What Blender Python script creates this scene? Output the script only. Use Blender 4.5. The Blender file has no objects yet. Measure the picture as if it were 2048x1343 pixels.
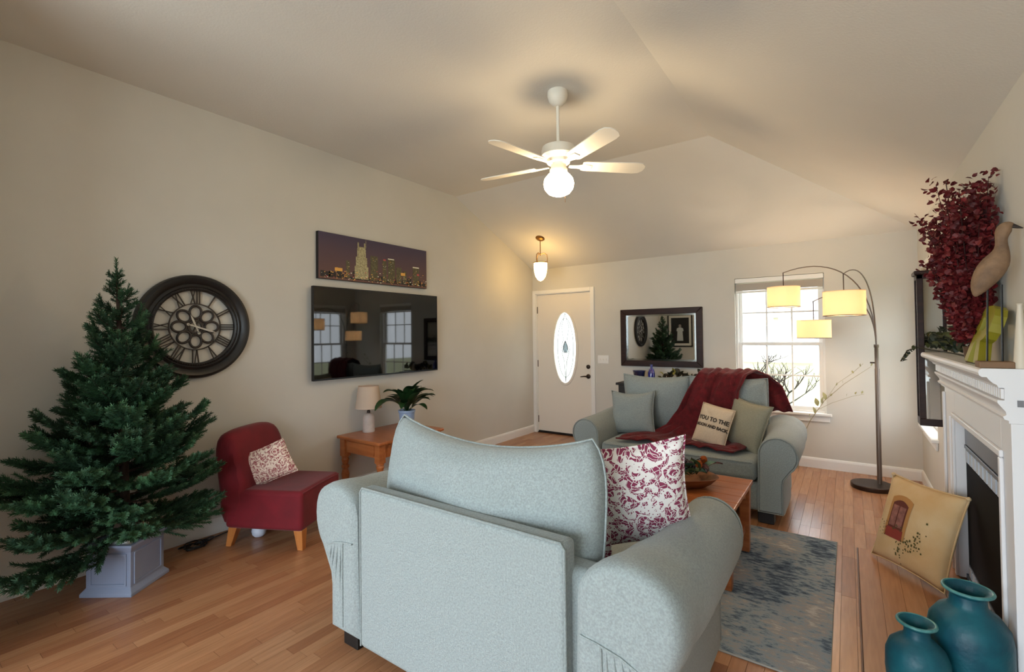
import bpy, bmesh, math, random
from mathutils import Vector, Matrix

# ------------------------------------------------------------------ camera, world, light, exposure
scene = bpy.context.scene
CAM_H = 1.45
def setup_camera():
    yaw, pitch, roll = math.radians(35.38), math.radians(1.049), math.radians(-0.652)
    fwd = Vector((-math.sin(yaw) * math.cos(pitch), math.cos(yaw) * math.cos(pitch), math.sin(pitch)))
    r = Vector((math.cos(yaw), math.sin(yaw), 0))
    u = r.cross(fwd)
    r2 = math.cos(roll) * r + math.sin(roll) * u
    u2 = -math.sin(roll) * r + math.cos(roll) * u
    m = Matrix((r2, u2, -fwd)).transposed().to_4x4()
    m.translation = Vector((0, 0, CAM_H))
    cd = bpy.data.cameras.new('camera')
    cd.sensor_fit = 'HORIZONTAL'
    cd.sensor_width = 36.0
    cd.lens = 946.18 / 2048 * 36.0
    cd.shift_x = (1024 - 1023.078) / 2048
    cd.shift_y = (653.604 - 671.5) / 2048
    cd.clip_start = 0.02
    co = bpy.data.objects.new('camera', cd)
    scene.collection.objects.link(co)
    co.matrix_world = m
    scene.camera = co
setup_camera()

world = bpy.data.worlds.new('daylight')
scene.world = world
world.use_nodes = True
_bg = world.node_tree.nodes['Background']
_bg.inputs['Color'].default_value = (0.86, 0.935, 1.0, 1)
_bg.inputs['Strength'].default_value = 4.5

vs = scene.view_settings
vs.view_transform = 'Standard'
vs.look = 'None'
vs.gamma = 1.0
vs.use_curve_mapping = False
vs.exposure = 0.42
scene.cycles.max_bounces = 10
scene.cycles.diffuse_bounces = 6
scene.cycles.transparent_max_bounces = 16
scene.cycles.sample_clamp_indirect = 6.0
scene.cycles.caustics_reflective = False
scene.cycles.caustics_refractive = False

def daylight_panel(name, loc, size, rot, watts, rgb):
    """added lamp for soft daylight, standing outside a glazed opening and shining in through it"""
    ld = bpy.data.lights.new(name, 'AREA')
    ld.shape = 'RECTANGLE'; ld.size, ld.size_y = size
    ld.energy = watts; ld.color = rgb
    lo = bpy.data.objects.new(name, ld); scene.collection.objects.link(lo)
    lo.location = loc; lo.rotation_euler = rot
    return lo
daylight_panel('daylight_added_lamp_offscreen', (-1.6, -2.62, 1.15), (3.9, 2.28), (math.radians(90), 0, 0), 135.0, (0.76, 0.89, 1.0))  # added area lamp, out of view, for cool daylight from behind the camera

# room dimensions
XL, XR, YF, YB = -3.885, 0.57, 6.036, -2.4
ZE, ZF, YK, XC = 2.44, 3.161, 4.313, -0.944

# ------------------------------------------------------------------ helpers
col = scene.collection
PI = math.pi
def R(d): return math.radians(d)
def lin(c):
    out = []
    for v in c[:3]:
        v /= 255.0
        out.append(v / 12.92 if v <= 0.04045 else ((v + 0.055) / 1.055) ** 2.4)
    return (*out, 1.0)

class MB:
    def __init__(self):
        self.v, self.f = [], []
    def add(self, vs_, fs_):
        n = len(self.v)
        self.v += [tuple(p) for p in vs_]
        self.f += [tuple(i + n for i in f) for f in fs_]
        return self
    def box(self, x0, x1, y0, y1, z0, z1):
        return self.add([(x0, y0, z0), (x1, y0, z0), (x1, y1, z0), (x0, y1, z0), (x0, y0, z1), (x1, y0, z1), (x1, y1, z1), (x0, y1, z1)],
                        [(0, 3, 2, 1), (4, 5, 6, 7), (0, 1, 5, 4), (1, 2, 6, 5), (2, 3, 7, 6), (3, 0, 4, 7)])
    def tube(self, pts, r, n=10, closed=False, caps=True):
        pts = [Vector(p) for p in pts]
        m = len(pts)
        rad = r if isinstance(r, (list, tuple)) else [r] * m
        ring0 = len(self.v)
        prev = None
        vs_, fs_ = [], []
        for i, p in enumerate(pts):
            if closed:
                t = pts[(i + 1) % m] - pts[i - 1]
            else:
                t = pts[min(i + 1, m - 1)] - pts[max(i - 1, 0)]
            t.normalize()
            if prev is None:
                a = Vector((0, 0, 1)) if abs(t.z) < 0.9 else Vector((1, 0, 0))
                s = t.cross(a).normalized()
            else:
                s = (prev - t * prev.dot(t)).normalized()
            prev = s
            b = t.cross(s)
            for k in range(n):
                a = 2 * PI * k / n
                vs_.append(p + (s * math.cos(a) + b * math.sin(a)) * rad[i])
        segs = m if closed else m - 1
        for i in range(segs):
            j = (i + 1) % m
            for k in range(n):
                fs_.append((i * n + k, i * n + (k + 1) % n, j * n + (k + 1) % n, j * n + k))
        if caps and not closed:
            fs_.append(tuple(reversed(range(n))))
            fs_.append(tuple((m - 1) * n + k for k in range(n)))
        return self.add(vs_, fs_)
    def lathe(self, prof, n=32, c=(0, 0, 0), axis='z', closed=False):
        """prof: list of (radius, height)"""
        vs_, fs_ = [], []
        m = len(prof)
        for (r, h) in prof:
            r = max(r, 1e-4)
            for k in range(n):
                a = 2 * PI * k / n
                x, y, z = r * math.cos(a), r * math.sin(a), h
                if axis == 'x': x, y, z = h, x, y
                elif axis == 'y': x, y, z = y, h, x
                vs_.append((x + c[0], y + c[1], z + c[2]))
        for i in range(m if closed else m - 1):
            j = (i + 1) % m
            for k in range(n):
                fs_.append((i * n + k, i * n + (k + 1) % n, j * n + (k + 1) % n, j * n + k))
        if not closed:
            fs_.append(tuple(reversed(range(n))))
            fs_.append(tuple((m - 1) * n + k for k in range(n)))
        return self.add(vs_, fs_)
    def prism(self, poly, fn, d0, d1):
        """poly in 2D, fn(a, b, d) -> xyz, extruded from d0 to d1"""
        n = len(poly)
        vs_ = [fn(a, b, d0) for a, b in poly] + [fn(a, b, d1) for a, b in poly]
        fs_ = [tuple(range(n)), tuple(reversed(range(n, 2 * n)))]
        for i in range(n):
            j = (i + 1) % n
            fs_.append((i, i + n, j + n, j))
        return self.add(vs_, fs_)
    def ringprism(self, outer, inner, fn, d0, d1):
        """flat plate between two loops of equal count (a frame), extruded"""
        n = len(outer)
        vs_ = [fn(a, b, d0) for a, b in outer] + [fn(a, b, d0) for a, b in inner] + [fn(a, b, d1) for a, b in outer] + [fn(a, b, d1) for a, b in inner]
        fs_ = []
        for i in range(n):
            j = (i + 1) % n
            fs_ += [(i, j, n + j, n + i), (2 * n + i, 3 * n + i, 3 * n + j, 2 * n + j), (i, 2 * n + i, 2 * n + j, j), (n + i, n + j, 3 * n + j, 3 * n + i)]
        return self.add(vs_, fs_)
    def grid(self, nu, nv, fn, closed_u=False):
        vs_ = [fn(i / (nu - (0 if closed_u else 1)), j / (nv - 1)) for j in range(nv) for i in range(nu)]
        fs_ = []
        for j in range(nv - 1):
            for i in range(nu if closed_u else nu - 1):
                i2 = (i + 1) % nu
                fs_.append((j * nu + i, j * nu + i2, (j + 1) * nu + i2, (j + 1) * nu + i))
        return self.add(vs_, fs_)
    def mesh(self, name, mat, smooth=None):
        me = bpy.data.meshes.new(name)
        me.from_pydata(self.v, [], self.f)
        bm = bmesh.new(); bm.from_mesh(me)
        bmesh.ops.recalc_face_normals(bm, faces=bm.faces)
        bm.to_mesh(me); bm.free()
        if mat is not None: me.materials.append(mat)
        if smooth is not None:
            me.shade_smooth()
            me.set_sharp_from_angle(angle=R(smooth))
        return me
    def build(self, name, mat, parent=None, smooth=None, bevel=0, seg=2, subsurf=0):
        o = bpy.data.objects.new(name, self.mesh(name, mat, smooth))
        col.objects.link(o)
        if parent is not None: o.parent = parent
        if bevel:
            b = o.modifiers.new('edge', 'BEVEL'); b.width = bevel; b.segments = seg; b.limit_method = 'ANGLE'; b.angle_limit = R(35)
        if subsurf:
            s = o.modifiers.new('sub', 'SUBSURF'); s.levels = subsurf; s.render_levels = subsurf
        return o

def link_mesh(name, me, parent=None, mw=None):
    o = bpy.data.objects.new(name, me)
    col.objects.link(o)
    if parent is not None: o.parent = parent
    if mw is not None: o.matrix_local = mw
    return o
def tag(o, label, cat, group=None):
    o['label'] = label; o['category'] = cat
    if group: o['group'] = group
    return o
def thing(name, label, cat, loc=(0, 0, 0), rz=0, group=None):
    o = bpy.data.objects.new(name, None)
    o.empty_display_size = 0.1
    col.objects.link(o)
    o.location = loc; o.rotation_euler = (0, 0, rz)
    return tag(o, label, cat, group)
def structure(o, label=None, cat=None):
    o['kind'] = 'structure'
    if label: o['label'] = label
    if cat: o['category'] = cat
    return o

# ------------------------------------------------------------------ materials
MATS = {}
def mat(name, rgb, rough=0.6, metal=0.0, var=0.0, var_scale=8.0, bump=0.0, bump_scale=60.0, rgb2=None, stretch=(1, 1, 1), spec=0.5, sheen=0.0, coat=0.0, detail=4.0, objrand=0.0):
    if name in MATS: return MATS[name]
    m = bpy.data.materials.new(name); m.use_nodes = True
    nt = m.node_tree; b = nt.nodes['Principled BSDF']
    b.inputs['Roughness'].default_value = rough
    b.inputs['Metallic'].default_value = metal
    b.inputs['Specular IOR Level'].default_value = spec
    if sheen:
        b.inputs['Sheen Weight'].default_value = sheen
        b.inputs['Sheen Roughness'].default_value = 0.4
    if coat:
        b.inputs['Coat Weight'].default_value = coat
        b.inputs['Coat Roughness'].default_value = 0.12
    c = lin(rgb)
    b.inputs['Base Color'].default_value = c
    tc = mp = None
    if var or bump or rgb2:
        tc = nt.nodes.new('ShaderNodeTexCoord'); mp = nt.nodes.new('ShaderNodeMapping')
        mp.inputs['Scale'].default_value = stretch
        nt.links.new(tc.outputs['Object'], mp.inputs['Vector'])
    last = None
    if var or rgb2:
        n = nt.nodes.new('ShaderNodeTexNoise'); n.inputs['Scale'].default_value = var_scale; n.inputs['Detail'].default_value = detail
        nt.links.new(mp.outputs['Vector'], n.inputs['Vector'])
        r = nt.nodes.new('ShaderNodeValToRGB')
        r.color_ramp.elements[0].position = 0.3; r.color_ramp.elements[1].position = 0.7
        if rgb2:
            r.color_ramp.elements[0].color = c; r.color_ramp.elements[1].color = lin(rgb2)
        else:
            r.color_ramp.elements[0].color = tuple(x * (1 - var) for x in c[:3]) + (1,)
            r.color_ramp.elements[1].color = tuple(min(1, x * (1 + var)) for x in c[:3]) + (1,)
        nt.links.new(n.outputs['Fac'], r.inputs['Fac'])
        last = r.outputs['Color']
        nt.links.new(last, b.inputs['Base Color'])
    if objrand:
        oi = nt.nodes.new('ShaderNodeObjectInfo')
        mr = nt.nodes.new('ShaderNodeMapRange'); mr.inputs['To Min'].default_value = 1 - objrand; mr.inputs['To Max'].default_value = 1 + objrand
        nt.links.new(oi.outputs['Random'], mr.inputs['Value'])
        h = nt.nodes.new('ShaderNodeHueSaturation'); h.inputs['Color'].default_value = c
        if last: nt.links.new(last, h.inputs['Color'])
        nt.links.new(mr.outputs['Result'], h.inputs['Value'])
        nt.links.new(h.outputs['Color'], b.inputs['Base Color'])
    if bump:
        n2 = nt.nodes.new('ShaderNodeTexNoise'); n2.inputs['Scale'].default_value = bump_scale; n2.inputs['Detail'].default_value = 3
        nt.links.new(mp.outputs['Vector'], n2.inputs['Vector'])
        bp = nt.nodes.new('ShaderNodeBump'); bp.inputs['Strength'].default_value = bump; bp.inputs['Distance'].default_value = 0.01
        nt.links.new(n2.outputs['Fac'], bp.inputs['Height'])
        nt.links.new(bp.outputs['Normal'], b.inputs['Normal'])
    MATS[name] = m
    return m
def glow(name, rgb, strength, base=(255, 250, 240)):
    m = mat(name, base, 0.4)
    b = m.node_tree.nodes['Principled BSDF']
    b.inputs['Emission Color'].default_value = lin(rgb)
    b.inputs['Emission Strength'].default_value = strength
    return m
def glass(name, tint=(255, 255, 255), refl=0.08, rough=0.02):
    m = bpy.data.materials.new(name); m.use_nodes = True
    nt = m.node_tree; nt.nodes.clear()
    out = nt.nodes.new('ShaderNodeOutputMaterial'); mx = nt.nodes.new('ShaderNodeMixShader')
    t = nt.nodes.new('ShaderNodeBsdfTransparent'); g = nt.nodes.new('ShaderNodeBsdfGlossy')
    t.inputs['Color'].default_value = lin(tint); g.inputs['Roughness'].default_value = rough
    mx.inputs['Fac'].default_value = refl
    nt.links.new(t.outputs[0], mx.inputs[1]); nt.links.new(g.outputs[0], mx.inputs[2]); nt.links.new(mx.outputs[0], out.inputs['Surface'])
    MATS[name] = m
    return m
def translucent(name, rgb, fac=0.55, bump=0.0, transp=0.0):
    m = bpy.data.materials.new(name); m.use_nodes = True
    nt = m.node_tree; nt.nodes.clear()
    out = nt.nodes.new('ShaderNodeOutputMaterial'); mx = nt.nodes.new('ShaderNodeMixShader')
    d = nt.nodes.new('ShaderNodeBsdfDiffuse'); t = nt.nodes.new('ShaderNodeBsdfTranslucent')
    d.inputs['Color'].default_value = lin(rgb); t.inputs['Color'].default_value = lin(rgb)
    mx.inputs['Fac'].default_value = fac
    nt.links.new(d.outputs[0], mx.inputs[1]); nt.links.new(t.outputs[0], mx.inputs[2])
    res = mx.outputs[0]
    if transp:
        m2 = nt.nodes.new('ShaderNodeMixShader'); tr = nt.nodes.new('ShaderNodeBsdfTransparent')
        m2.inputs['Fac'].default_value = transp
        nt.links.new(res, m2.inputs[1]); nt.links.new(tr.outputs[0], m2.inputs[2]); res = m2.outputs[0]
    nt.links.new(res, out.inputs['Surface'])
    MATS[name] = m
    return m

WALL = mat('wall_paint', (204, 202, 195), 0.85, var=0.02, var_scale=3, bump=0.04, bump_scale=220)
CEIL = mat('ceiling_paint', (216, 214, 209), 0.9, var=0.02, var_scale=2, bump=0.12, bump_scale=90)
TRIM = mat('white_trim_paint', (232, 232, 230), 0.45)
WHITE_METAL = mat('white_enamel', (236, 232, 222), 0.4)
WOOD_HONEY = mat('honey_pine', (150, 82, 40), 0.35, rgb2=(176, 104, 56), var_scale=5, stretch=(1, 8, 8), bump=0.05, bump_scale=20, coat=0.2)
WOOD_LEG = mat('chair_leg_wood', (166, 100, 48), 0.4, rgb2=(190, 122, 64), var_scale=5, stretch=(8, 8, 1))
WOOD_DARK = mat('dark_walnut', (34, 20, 18), 0.45, rgb2=(52, 30, 24), var_scale=6, stretch=(1, 1, 6), spec=0.25)
BLACK = mat('black_satin', (16, 16, 17), 0.4)
BLACK_WOOD = mat('black_foot', (18, 15, 14), 0.5)
BRASS = mat('antique_brass', (150, 110, 60), 0.35, 0.9)
BRONZE = mat('oil_rubbed_bronze', (62, 50, 44), 0.4, 0.7)
GREY_METAL = mat('brushed_bronze_grey', (110, 98, 90), 0.4, 0.6)
SOFA = mat('sage_grey_chenille', (144, 154, 154), 0.95, var=0.16, var_scale=140, detail=2, bump=0.35, bump_scale=420, sheen=0.25)
VELVET = mat('burgundy_velvet', (108, 8, 24), 0.85, var=0.18, var_scale=7, bump=0.1, bump_scale=200, sheen=0.15)
THROW = mat('burgundy_plush', (92, 14, 22), 0.95, var=0.35, var_scale=22, bump=0.5, bump_scale=90, sheen=0.12)
PANE = glass('window_glass', refl=0.06)
MIRROR = mat('silvered_mirror', (235, 238, 238), 0.015, 1.0)

# ------------------------------------------------------------------ large structure
def plank_material():
    m = bpy.data.materials.new('laminate_plank'); m.use_nodes = True
    nt = m.node_tree; b = nt.nodes['Principled BSDF']
    oi = nt.nodes.new('ShaderNodeObjectInfo'); at = nt.nodes.new('ShaderNodeAttribute'); at.attribute_name = 'shade'
    ad = nt.nodes.new('ShaderNodeMath'); ad.operation = 'ADD'
    fr = nt.nodes.new('ShaderNodeMath'); fr.operation = 'FRACT'
    nt.links.new(oi.outputs['Random'], ad.inputs[0]); nt.links.new(at.outputs['Fac'], ad.inputs[1]); nt.links.new(ad.outputs[0], fr.inputs[0])
    rp = nt.nodes.new('ShaderNodeValToRGB')
    e = rp.color_ramp.elements
    e[0].position = 0.0; e[0].color = lin((148, 98, 68)); e[1].position = 1.0; e[1].color = lin((180, 132, 96))
    x = e.new(0.12); x.color = lin((162, 112, 79)); x = e.new(0.6); x.color = lin((171, 122, 87))
    nt.links.new(fr.outputs[0], rp.inputs['Fac'])
    geo = nt.nodes.new('ShaderNodeNewGeometry'); mp = nt.nodes.new('ShaderNodeMapping'); mp.inputs['Scale'].default_value = (22, 1.6, 1)
    nt.links.new(geo.outputs['Position'], mp.inputs['Vector'])
    n = nt.nodes.new('ShaderNodeTexNoise'); n.inputs['Scale'].default_value = 3.0; n.inputs['Detail'].default_value = 5
    nt.links.new(mp.outputs['Vector'], n.inputs['Vector'])
    mr = nt.nodes.new('ShaderNodeMapRange'); mr.inputs['From Min'].default_value = 0.3; mr.inputs['From Max'].default_value = 0.7
    mr.inputs['To Min'].default_value = 0.86; mr.inputs['To Max'].default_value = 1.1
    nt.links.new(n.outputs['Fac'], mr.inputs['Value'])
    h = nt.nodes.new('ShaderNodeHueSaturation'); nt.links.new(rp.outputs['Color'], h.inputs['Color']); nt.links.new(mr.outputs['Result'], h.inputs['Value'])
    nt.links.new(h.outputs['Color'], b.inputs['Base Color'])
    b.inputs['Roughness'].default_value = 0.26
    b.inputs['Specular IOR Level'].default_value = 0.45
    return m
PLANK = plank_material()
SUB = mat('plank_joint_dark', (92, 60, 40), 0.8)

def build_floor():
    fl = structure(MB().box(XL - 0.15, XR + 0.15, YB - 0.15, YF + 0.15, -0.12, -0.006).build('floor', SUB), 'honey laminate plank floor of the room', 'floor')
    rnd = random.Random(4)
    W, gap = 0.066, 0.0007
    pieces = []
    x = XL
    yaw = R(35.38)
    while x < XR - 0.01:
        x1 = min(x + W, XR)
        y = YB - rnd.random() * 0.5
        while y < YF:
            L = rnd.choice([0.42, 0.56, 0.7, 0.84])
            y0, y1 = max(y, YB), min(y + L, YF)
            if y1 - y0 > 0.03: pieces.append((x, x1, y0, y1, L))
            y += L
        x = x1
    def score(p):
        cx, cy = (p[0] + p[1]) / 2, (p[2] + p[3]) / 2
        dep = -math.sin(yaw) * cx + math.cos(yaw) * cy
        lat = math.cos(yaw) * cx + math.sin(yaw) * cy
        if dep < 1.2 or abs(lat / dep) > 1.06: return 0
        if -2.1 < cx < -0.5 and 1.3 < cy < 3.9: return 0        # under the near loveseat, table and rug
        if -0.6 < cx < -0.1 and 2.3 < cy < 3.95: return 0
        if -2.1 < cx < -0.4 and 4.0 < cy < 6.0: return 0
        if -1.9 < cx < -0.6 and cy < 1.3: return 0
        return (p[3] - p[2]) / dep ** 3
    pieces.sort(key=score, reverse=True)
    meshes = {}
    def pm(w, l):
        k = (round(w, 4), round(l, 3))
        if k not in meshes:
            meshes[k] = MB().box(-k[0] / 2 + gap, k[0] / 2 - gap, -k[1] / 2 + gap, k[1] / 2 - gap, -0.008, 0).mesh('plank', PLANK)
        return meshes[k]
    for p in pieces[:290]:
        o = link_mesh('plank', pm(p[1] - p[0], p[3] - p[2]), fl)
        o.location = ((p[0] + p[1]) / 2, (p[2] + p[3]) / 2, 0)
    mb = MB(); shades = []
    for p in pieces[290:]:
        mb.box(p[0] + gap, p[1] - gap, p[2] + gap, p[3] - gap, -0.008, 0)
        shades += [rnd.random()] * 6
    o = mb.build('remaining_planks', PLANK, fl)
    a = o.data.attributes.new('shade', 'FLOAT', 'FACE')
    a.data.foreach_set('value', shades)
    o['kind'] = 'stuff'
    # the laminate hearth in front of the fireplace, its edge trim and wider boards
    y0, y1, x0, x1 = 2.05, 3.93, 0.015, 0.505
    n = 5
    w = (x1 - x0 - 0.014) / n
    me = MB().box(-w / 2 + 0.0006, w / 2 - 0.0006, -(y1 - y0 - 0.014) / 2, (y1 - y0 - 0.014) / 2, 0, 0.012).mesh('hearth_board', PLANK)
    for i in range(n):
        o = link_mesh('hearth_board', me, fl)
        o.location = (x0 + 0.014 + w * (i + 0.5), (y0 + y1 - 0.014) / 2, 0.0005)
    MB().box(x0 + 0.005, x0 + 0.0132, y0, y1, 0.0005, 0.011).build('hearth_edge_trim', mat('edge_trim_brown', (104, 74, 56), 0.5), fl, bevel=0.003)
    MB().box(x0 + 0.014, x1, y1 - 0.013, y1, 0.0005, 0.012).build('hearth_edge_trim', PLANK, fl, bevel=0.003)
build_floor()

def build_shell():
    T = 0.15
    mb = MB()
    mb.prism([(YB - T, 0), (YF + T, 0), (YF + T, 2.62), (YF, 2.62), (YK, 3.32), (YB - T, 3.32)], lambda a, b, d: (d, a, b), XL - T, XL)
    structure(mb.build('wall_left', WALL), 'long pale greige wall with clock and television', 'wall')
    dx0, dx1, wx0, wx1, wz0, wz1 = -3.83, -2.925, -1.071, -0.195, 0.58, 2.085
    mb = MB()
    y0, y1 = YF, YF + T
    mb.box(XL, dx0, y0, y1, 0, 2.62).box(dx0, dx1, y0, y1, 2.07, 2.62).box(dx1, wx0, y0, y1, 0, 2.62)
    mb.box(wx0, wx1, y0, y1, 0, wz0).box(wx0, wx1, y0, y1, wz1, 2.62).box(wx1, XR + T, y0, y1, 0, 2.62)
    structure(mb.build('wall_far', WALL), 'pale greige wall with front door and window', 'wall')
    mb = MB()
    x0, x1 = XR, XR + T
    mb.box(x0, x1, YB - T, 5.05, 0, 2.62).box(x0, x1, 5.05, 5.81, 0, wz0).box(x0, x1, 5.05, 5.81, wz1, 2.62).box(x0, x1, 5.81, YF, 0, 2.62)
    structure(mb.build('wall_right', WALL), 'pale greige wall behind the fireplace', 'wall')
    mb = MB()
    px0, px1 = -3.55, 0.35
    mb.box(XL, px0, YB - T, YB, 0, 3.32).box(px0, px1, YB - T, YB, 2.30, 3.32).box(px1, XR, YB - T, YB, 0, 3.32)
    structure(mb.build('wall_back', WALL), 'wall behind the camera with wide opening added for daylight', 'wall')
    structure(MB().box(XL, -2.98, 0.02, 0.14, 0, 3.155).build('wall_return', WALL), 'short return wall holding the framed portrait', 'wall')
    # ceiling: flat centre, slope to the far wall, slope to the right wall, hip between them
    v = [(XL, YB, ZF), (XC, YB, ZF), (XC, YK, ZF), (XL, YK, ZF), (XR, YB, ZE), (XR, YF, ZE), (XL, YF, ZE)]
    f = [(0, 1, 2, 3), (3, 2, 5, 6), (1, 4, 5, 2)]
    n = len(v)
    V = v + [(a, b, c + 0.14) for a, b, c in v]
    F = f + [tuple(i + n for i in reversed(q)) for q in f]
    loop = [0, 1, 4, 5, 6, 3]
    F += [(loop[i], loop[(i + 1) % 6], loop[(i + 1) % 6] + n, loop[i] + n) for i in range(6)]
    structure(MB().add(V, F).build('ceiling', CEIL), 'vaulted ceiling with a flat centre and sloping sides', 'ceiling')
    # baseboards: a tall flat board with a rounded cap
    prof = [(0, 0), (0.015, 0), (0.015, 0.085), (0.011, 0.1), (0.006, 0.108), (0, 0.11)]
    structure(MB().prism(prof, lambda a, b, d: (XL + a, d, b), 0.14, YF).build('baseboard_left', TRIM))
    structure(MB().prism(prof, lambda a, b, d: (d, YF - a, b), -2.865, XR).build('baseboard_far', TRIM))
    structure(MB().prism(prof, lambda a, b, d: (XR - a, d, b), 4.14, YF - 0.016).build('baseboard_right', TRIM))
build_shell()

def build_window(name, ox, oy, rz, w, z0, z1, blinds=True):
    """double hung window; local x along the wall, y outwards through the wall"""
    root = bpy.data.objects.new(name, None); col.objects.link(root)
    root.location = (ox, oy, 0); root.rotation_euler = (0, 0, rz)
    structure(root)
    h = w / 2
    fr = MB()
    def frame(mb, x0, x1, y0, y1, a, b, t, tb=None):
        tb = tb or t
        mb.box(x0, x0 + t, y0, y1, a, b).box(x1 - t, x1, y0, y1, a, b)
        mb.box(x0 + t, x1 - t, y0, y1, a, a + tb).box(x0 + t, x1 - t, y0, y1, b - t, b)
    frame(fr, -h + 0.0008, h - 0.0008, 0.05, 0.14, z0 + 0.001, z1 - 0.001, 0.025)
    fr.build('window_frame', TRIM, root, bevel=0.003)
    mid = (z0 + z1) / 2 - 0.01
    for (a, b, yy) in ((mid - 0.015, z1 - 0.025, 0.105), (z0 + 0.025, mid + 0.02, 0.068)):
        sm = MB(); t = 0.036
        frame(sm, -h + 0.026, h - 0.026, yy, yy + 0.032, a, b, t)
        sash = sm.build('sash', TRIM, root, bevel=0.003)
        xs = [-h + 0.026 + t + (w - 0.052 - 2 * t) * k / 3 for k in range(4)]
        zs = [a + t + (b - a - 2 * t) * k / 2 for k in range(3)]
        for k in (1, 2):
            MB().box(xs[k] - 0.008, xs[k] + 0.008, yy + 0.010, yy + 0.022, zs[0], zs[2]).build('muntin', TRIM, sash)
        MB().box(xs[0], xs[3], yy + 0.011, yy + 0.021, zs[1] - 0.008, zs[1] + 0.008).build('muntin', TRIM, sash)
        for i in range(3):
            for j in range(2):
                MB().box(xs[i] + 0.0005, xs[i + 1] - 0.0005, yy + 0.014, yy + 0.018, zs[j] + 0.0005, zs[j + 1] - 0.0005).build('pane', PANE, sash)
    # stool and apron
    MB().box(-h - 0.045, h + 0.045, -0.045, 0.049, z0 - 0.022, z0 + 0.005).build('window_stool', TRIM, root, bevel=0.006)
    MB().box(-h - 0.025, h + 0.025, -0.016, -0.001, z0 - 0.085, z0 - 0.022).build('apron', TRIM, root, bevel=0.004)
    if blinds:
        MB().box(-h + 0.004, h - 0.004, -0.004, 0.046, z1 - 0.055, z1 - 0.004).build('blind_valance', TRIM, root, bevel=0.004)
        mb = MB()
        for k in range(16):
            z = z1 - 0.062 - k * 0.0052
            mb.box(-h + 0.012, h - 0.012, 0.0, 0.044, z - 0.003, z)
        o = mb.build('stacked_blind_slats', mat('blind_slat', (205, 196, 184), 0.5), root); o['kind'] = 'stuff'
        MB().box(-h + 0.012, h - 0.012, 0.0, 0.044, z1 - 0.17, z1 - 0.149).build('bottom_rail', TRIM, root, bevel=0.003)
    return root
build_window('window_1', (-1.071 - 0.195) / 2, YF, 0, 0.876, 0.58, 2.085)
build_window('window_2', XR, 5.43, R(-90), 0.76, 0.58, 2.085)

def build_added_opening():
    root = bpy.data.objects.new('added_glazed_opening', None); col.objects.link(root); root.location = (-1.6, YB, 0)  # unseen glazed doors, added behind the camera to let daylight in
    structure(root)
    for k in range(2):
        a, b = -1.95 + k * 1.95, 0.0 + k * 1.95
        m = MB().box(a, a + 0.06, -0.1, -0.05, 0.0, 2.295).box(b - 0.06, b, -0.1, -0.05, 0.0, 2.295).box(a + 0.06, b - 0.06, -0.1, -0.05, 0.0, 0.10).box(a + 0.06, b - 0.06, -0.1, -0.05, 2.235, 2.295)
        f = m.build('added_opening_frame', TRIM, root)
        MB().box(a + 0.06, b - 0.06, -0.078, -0.073, 0.10, 2.235).build('pane', PANE, f)
build_added_opening()

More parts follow.
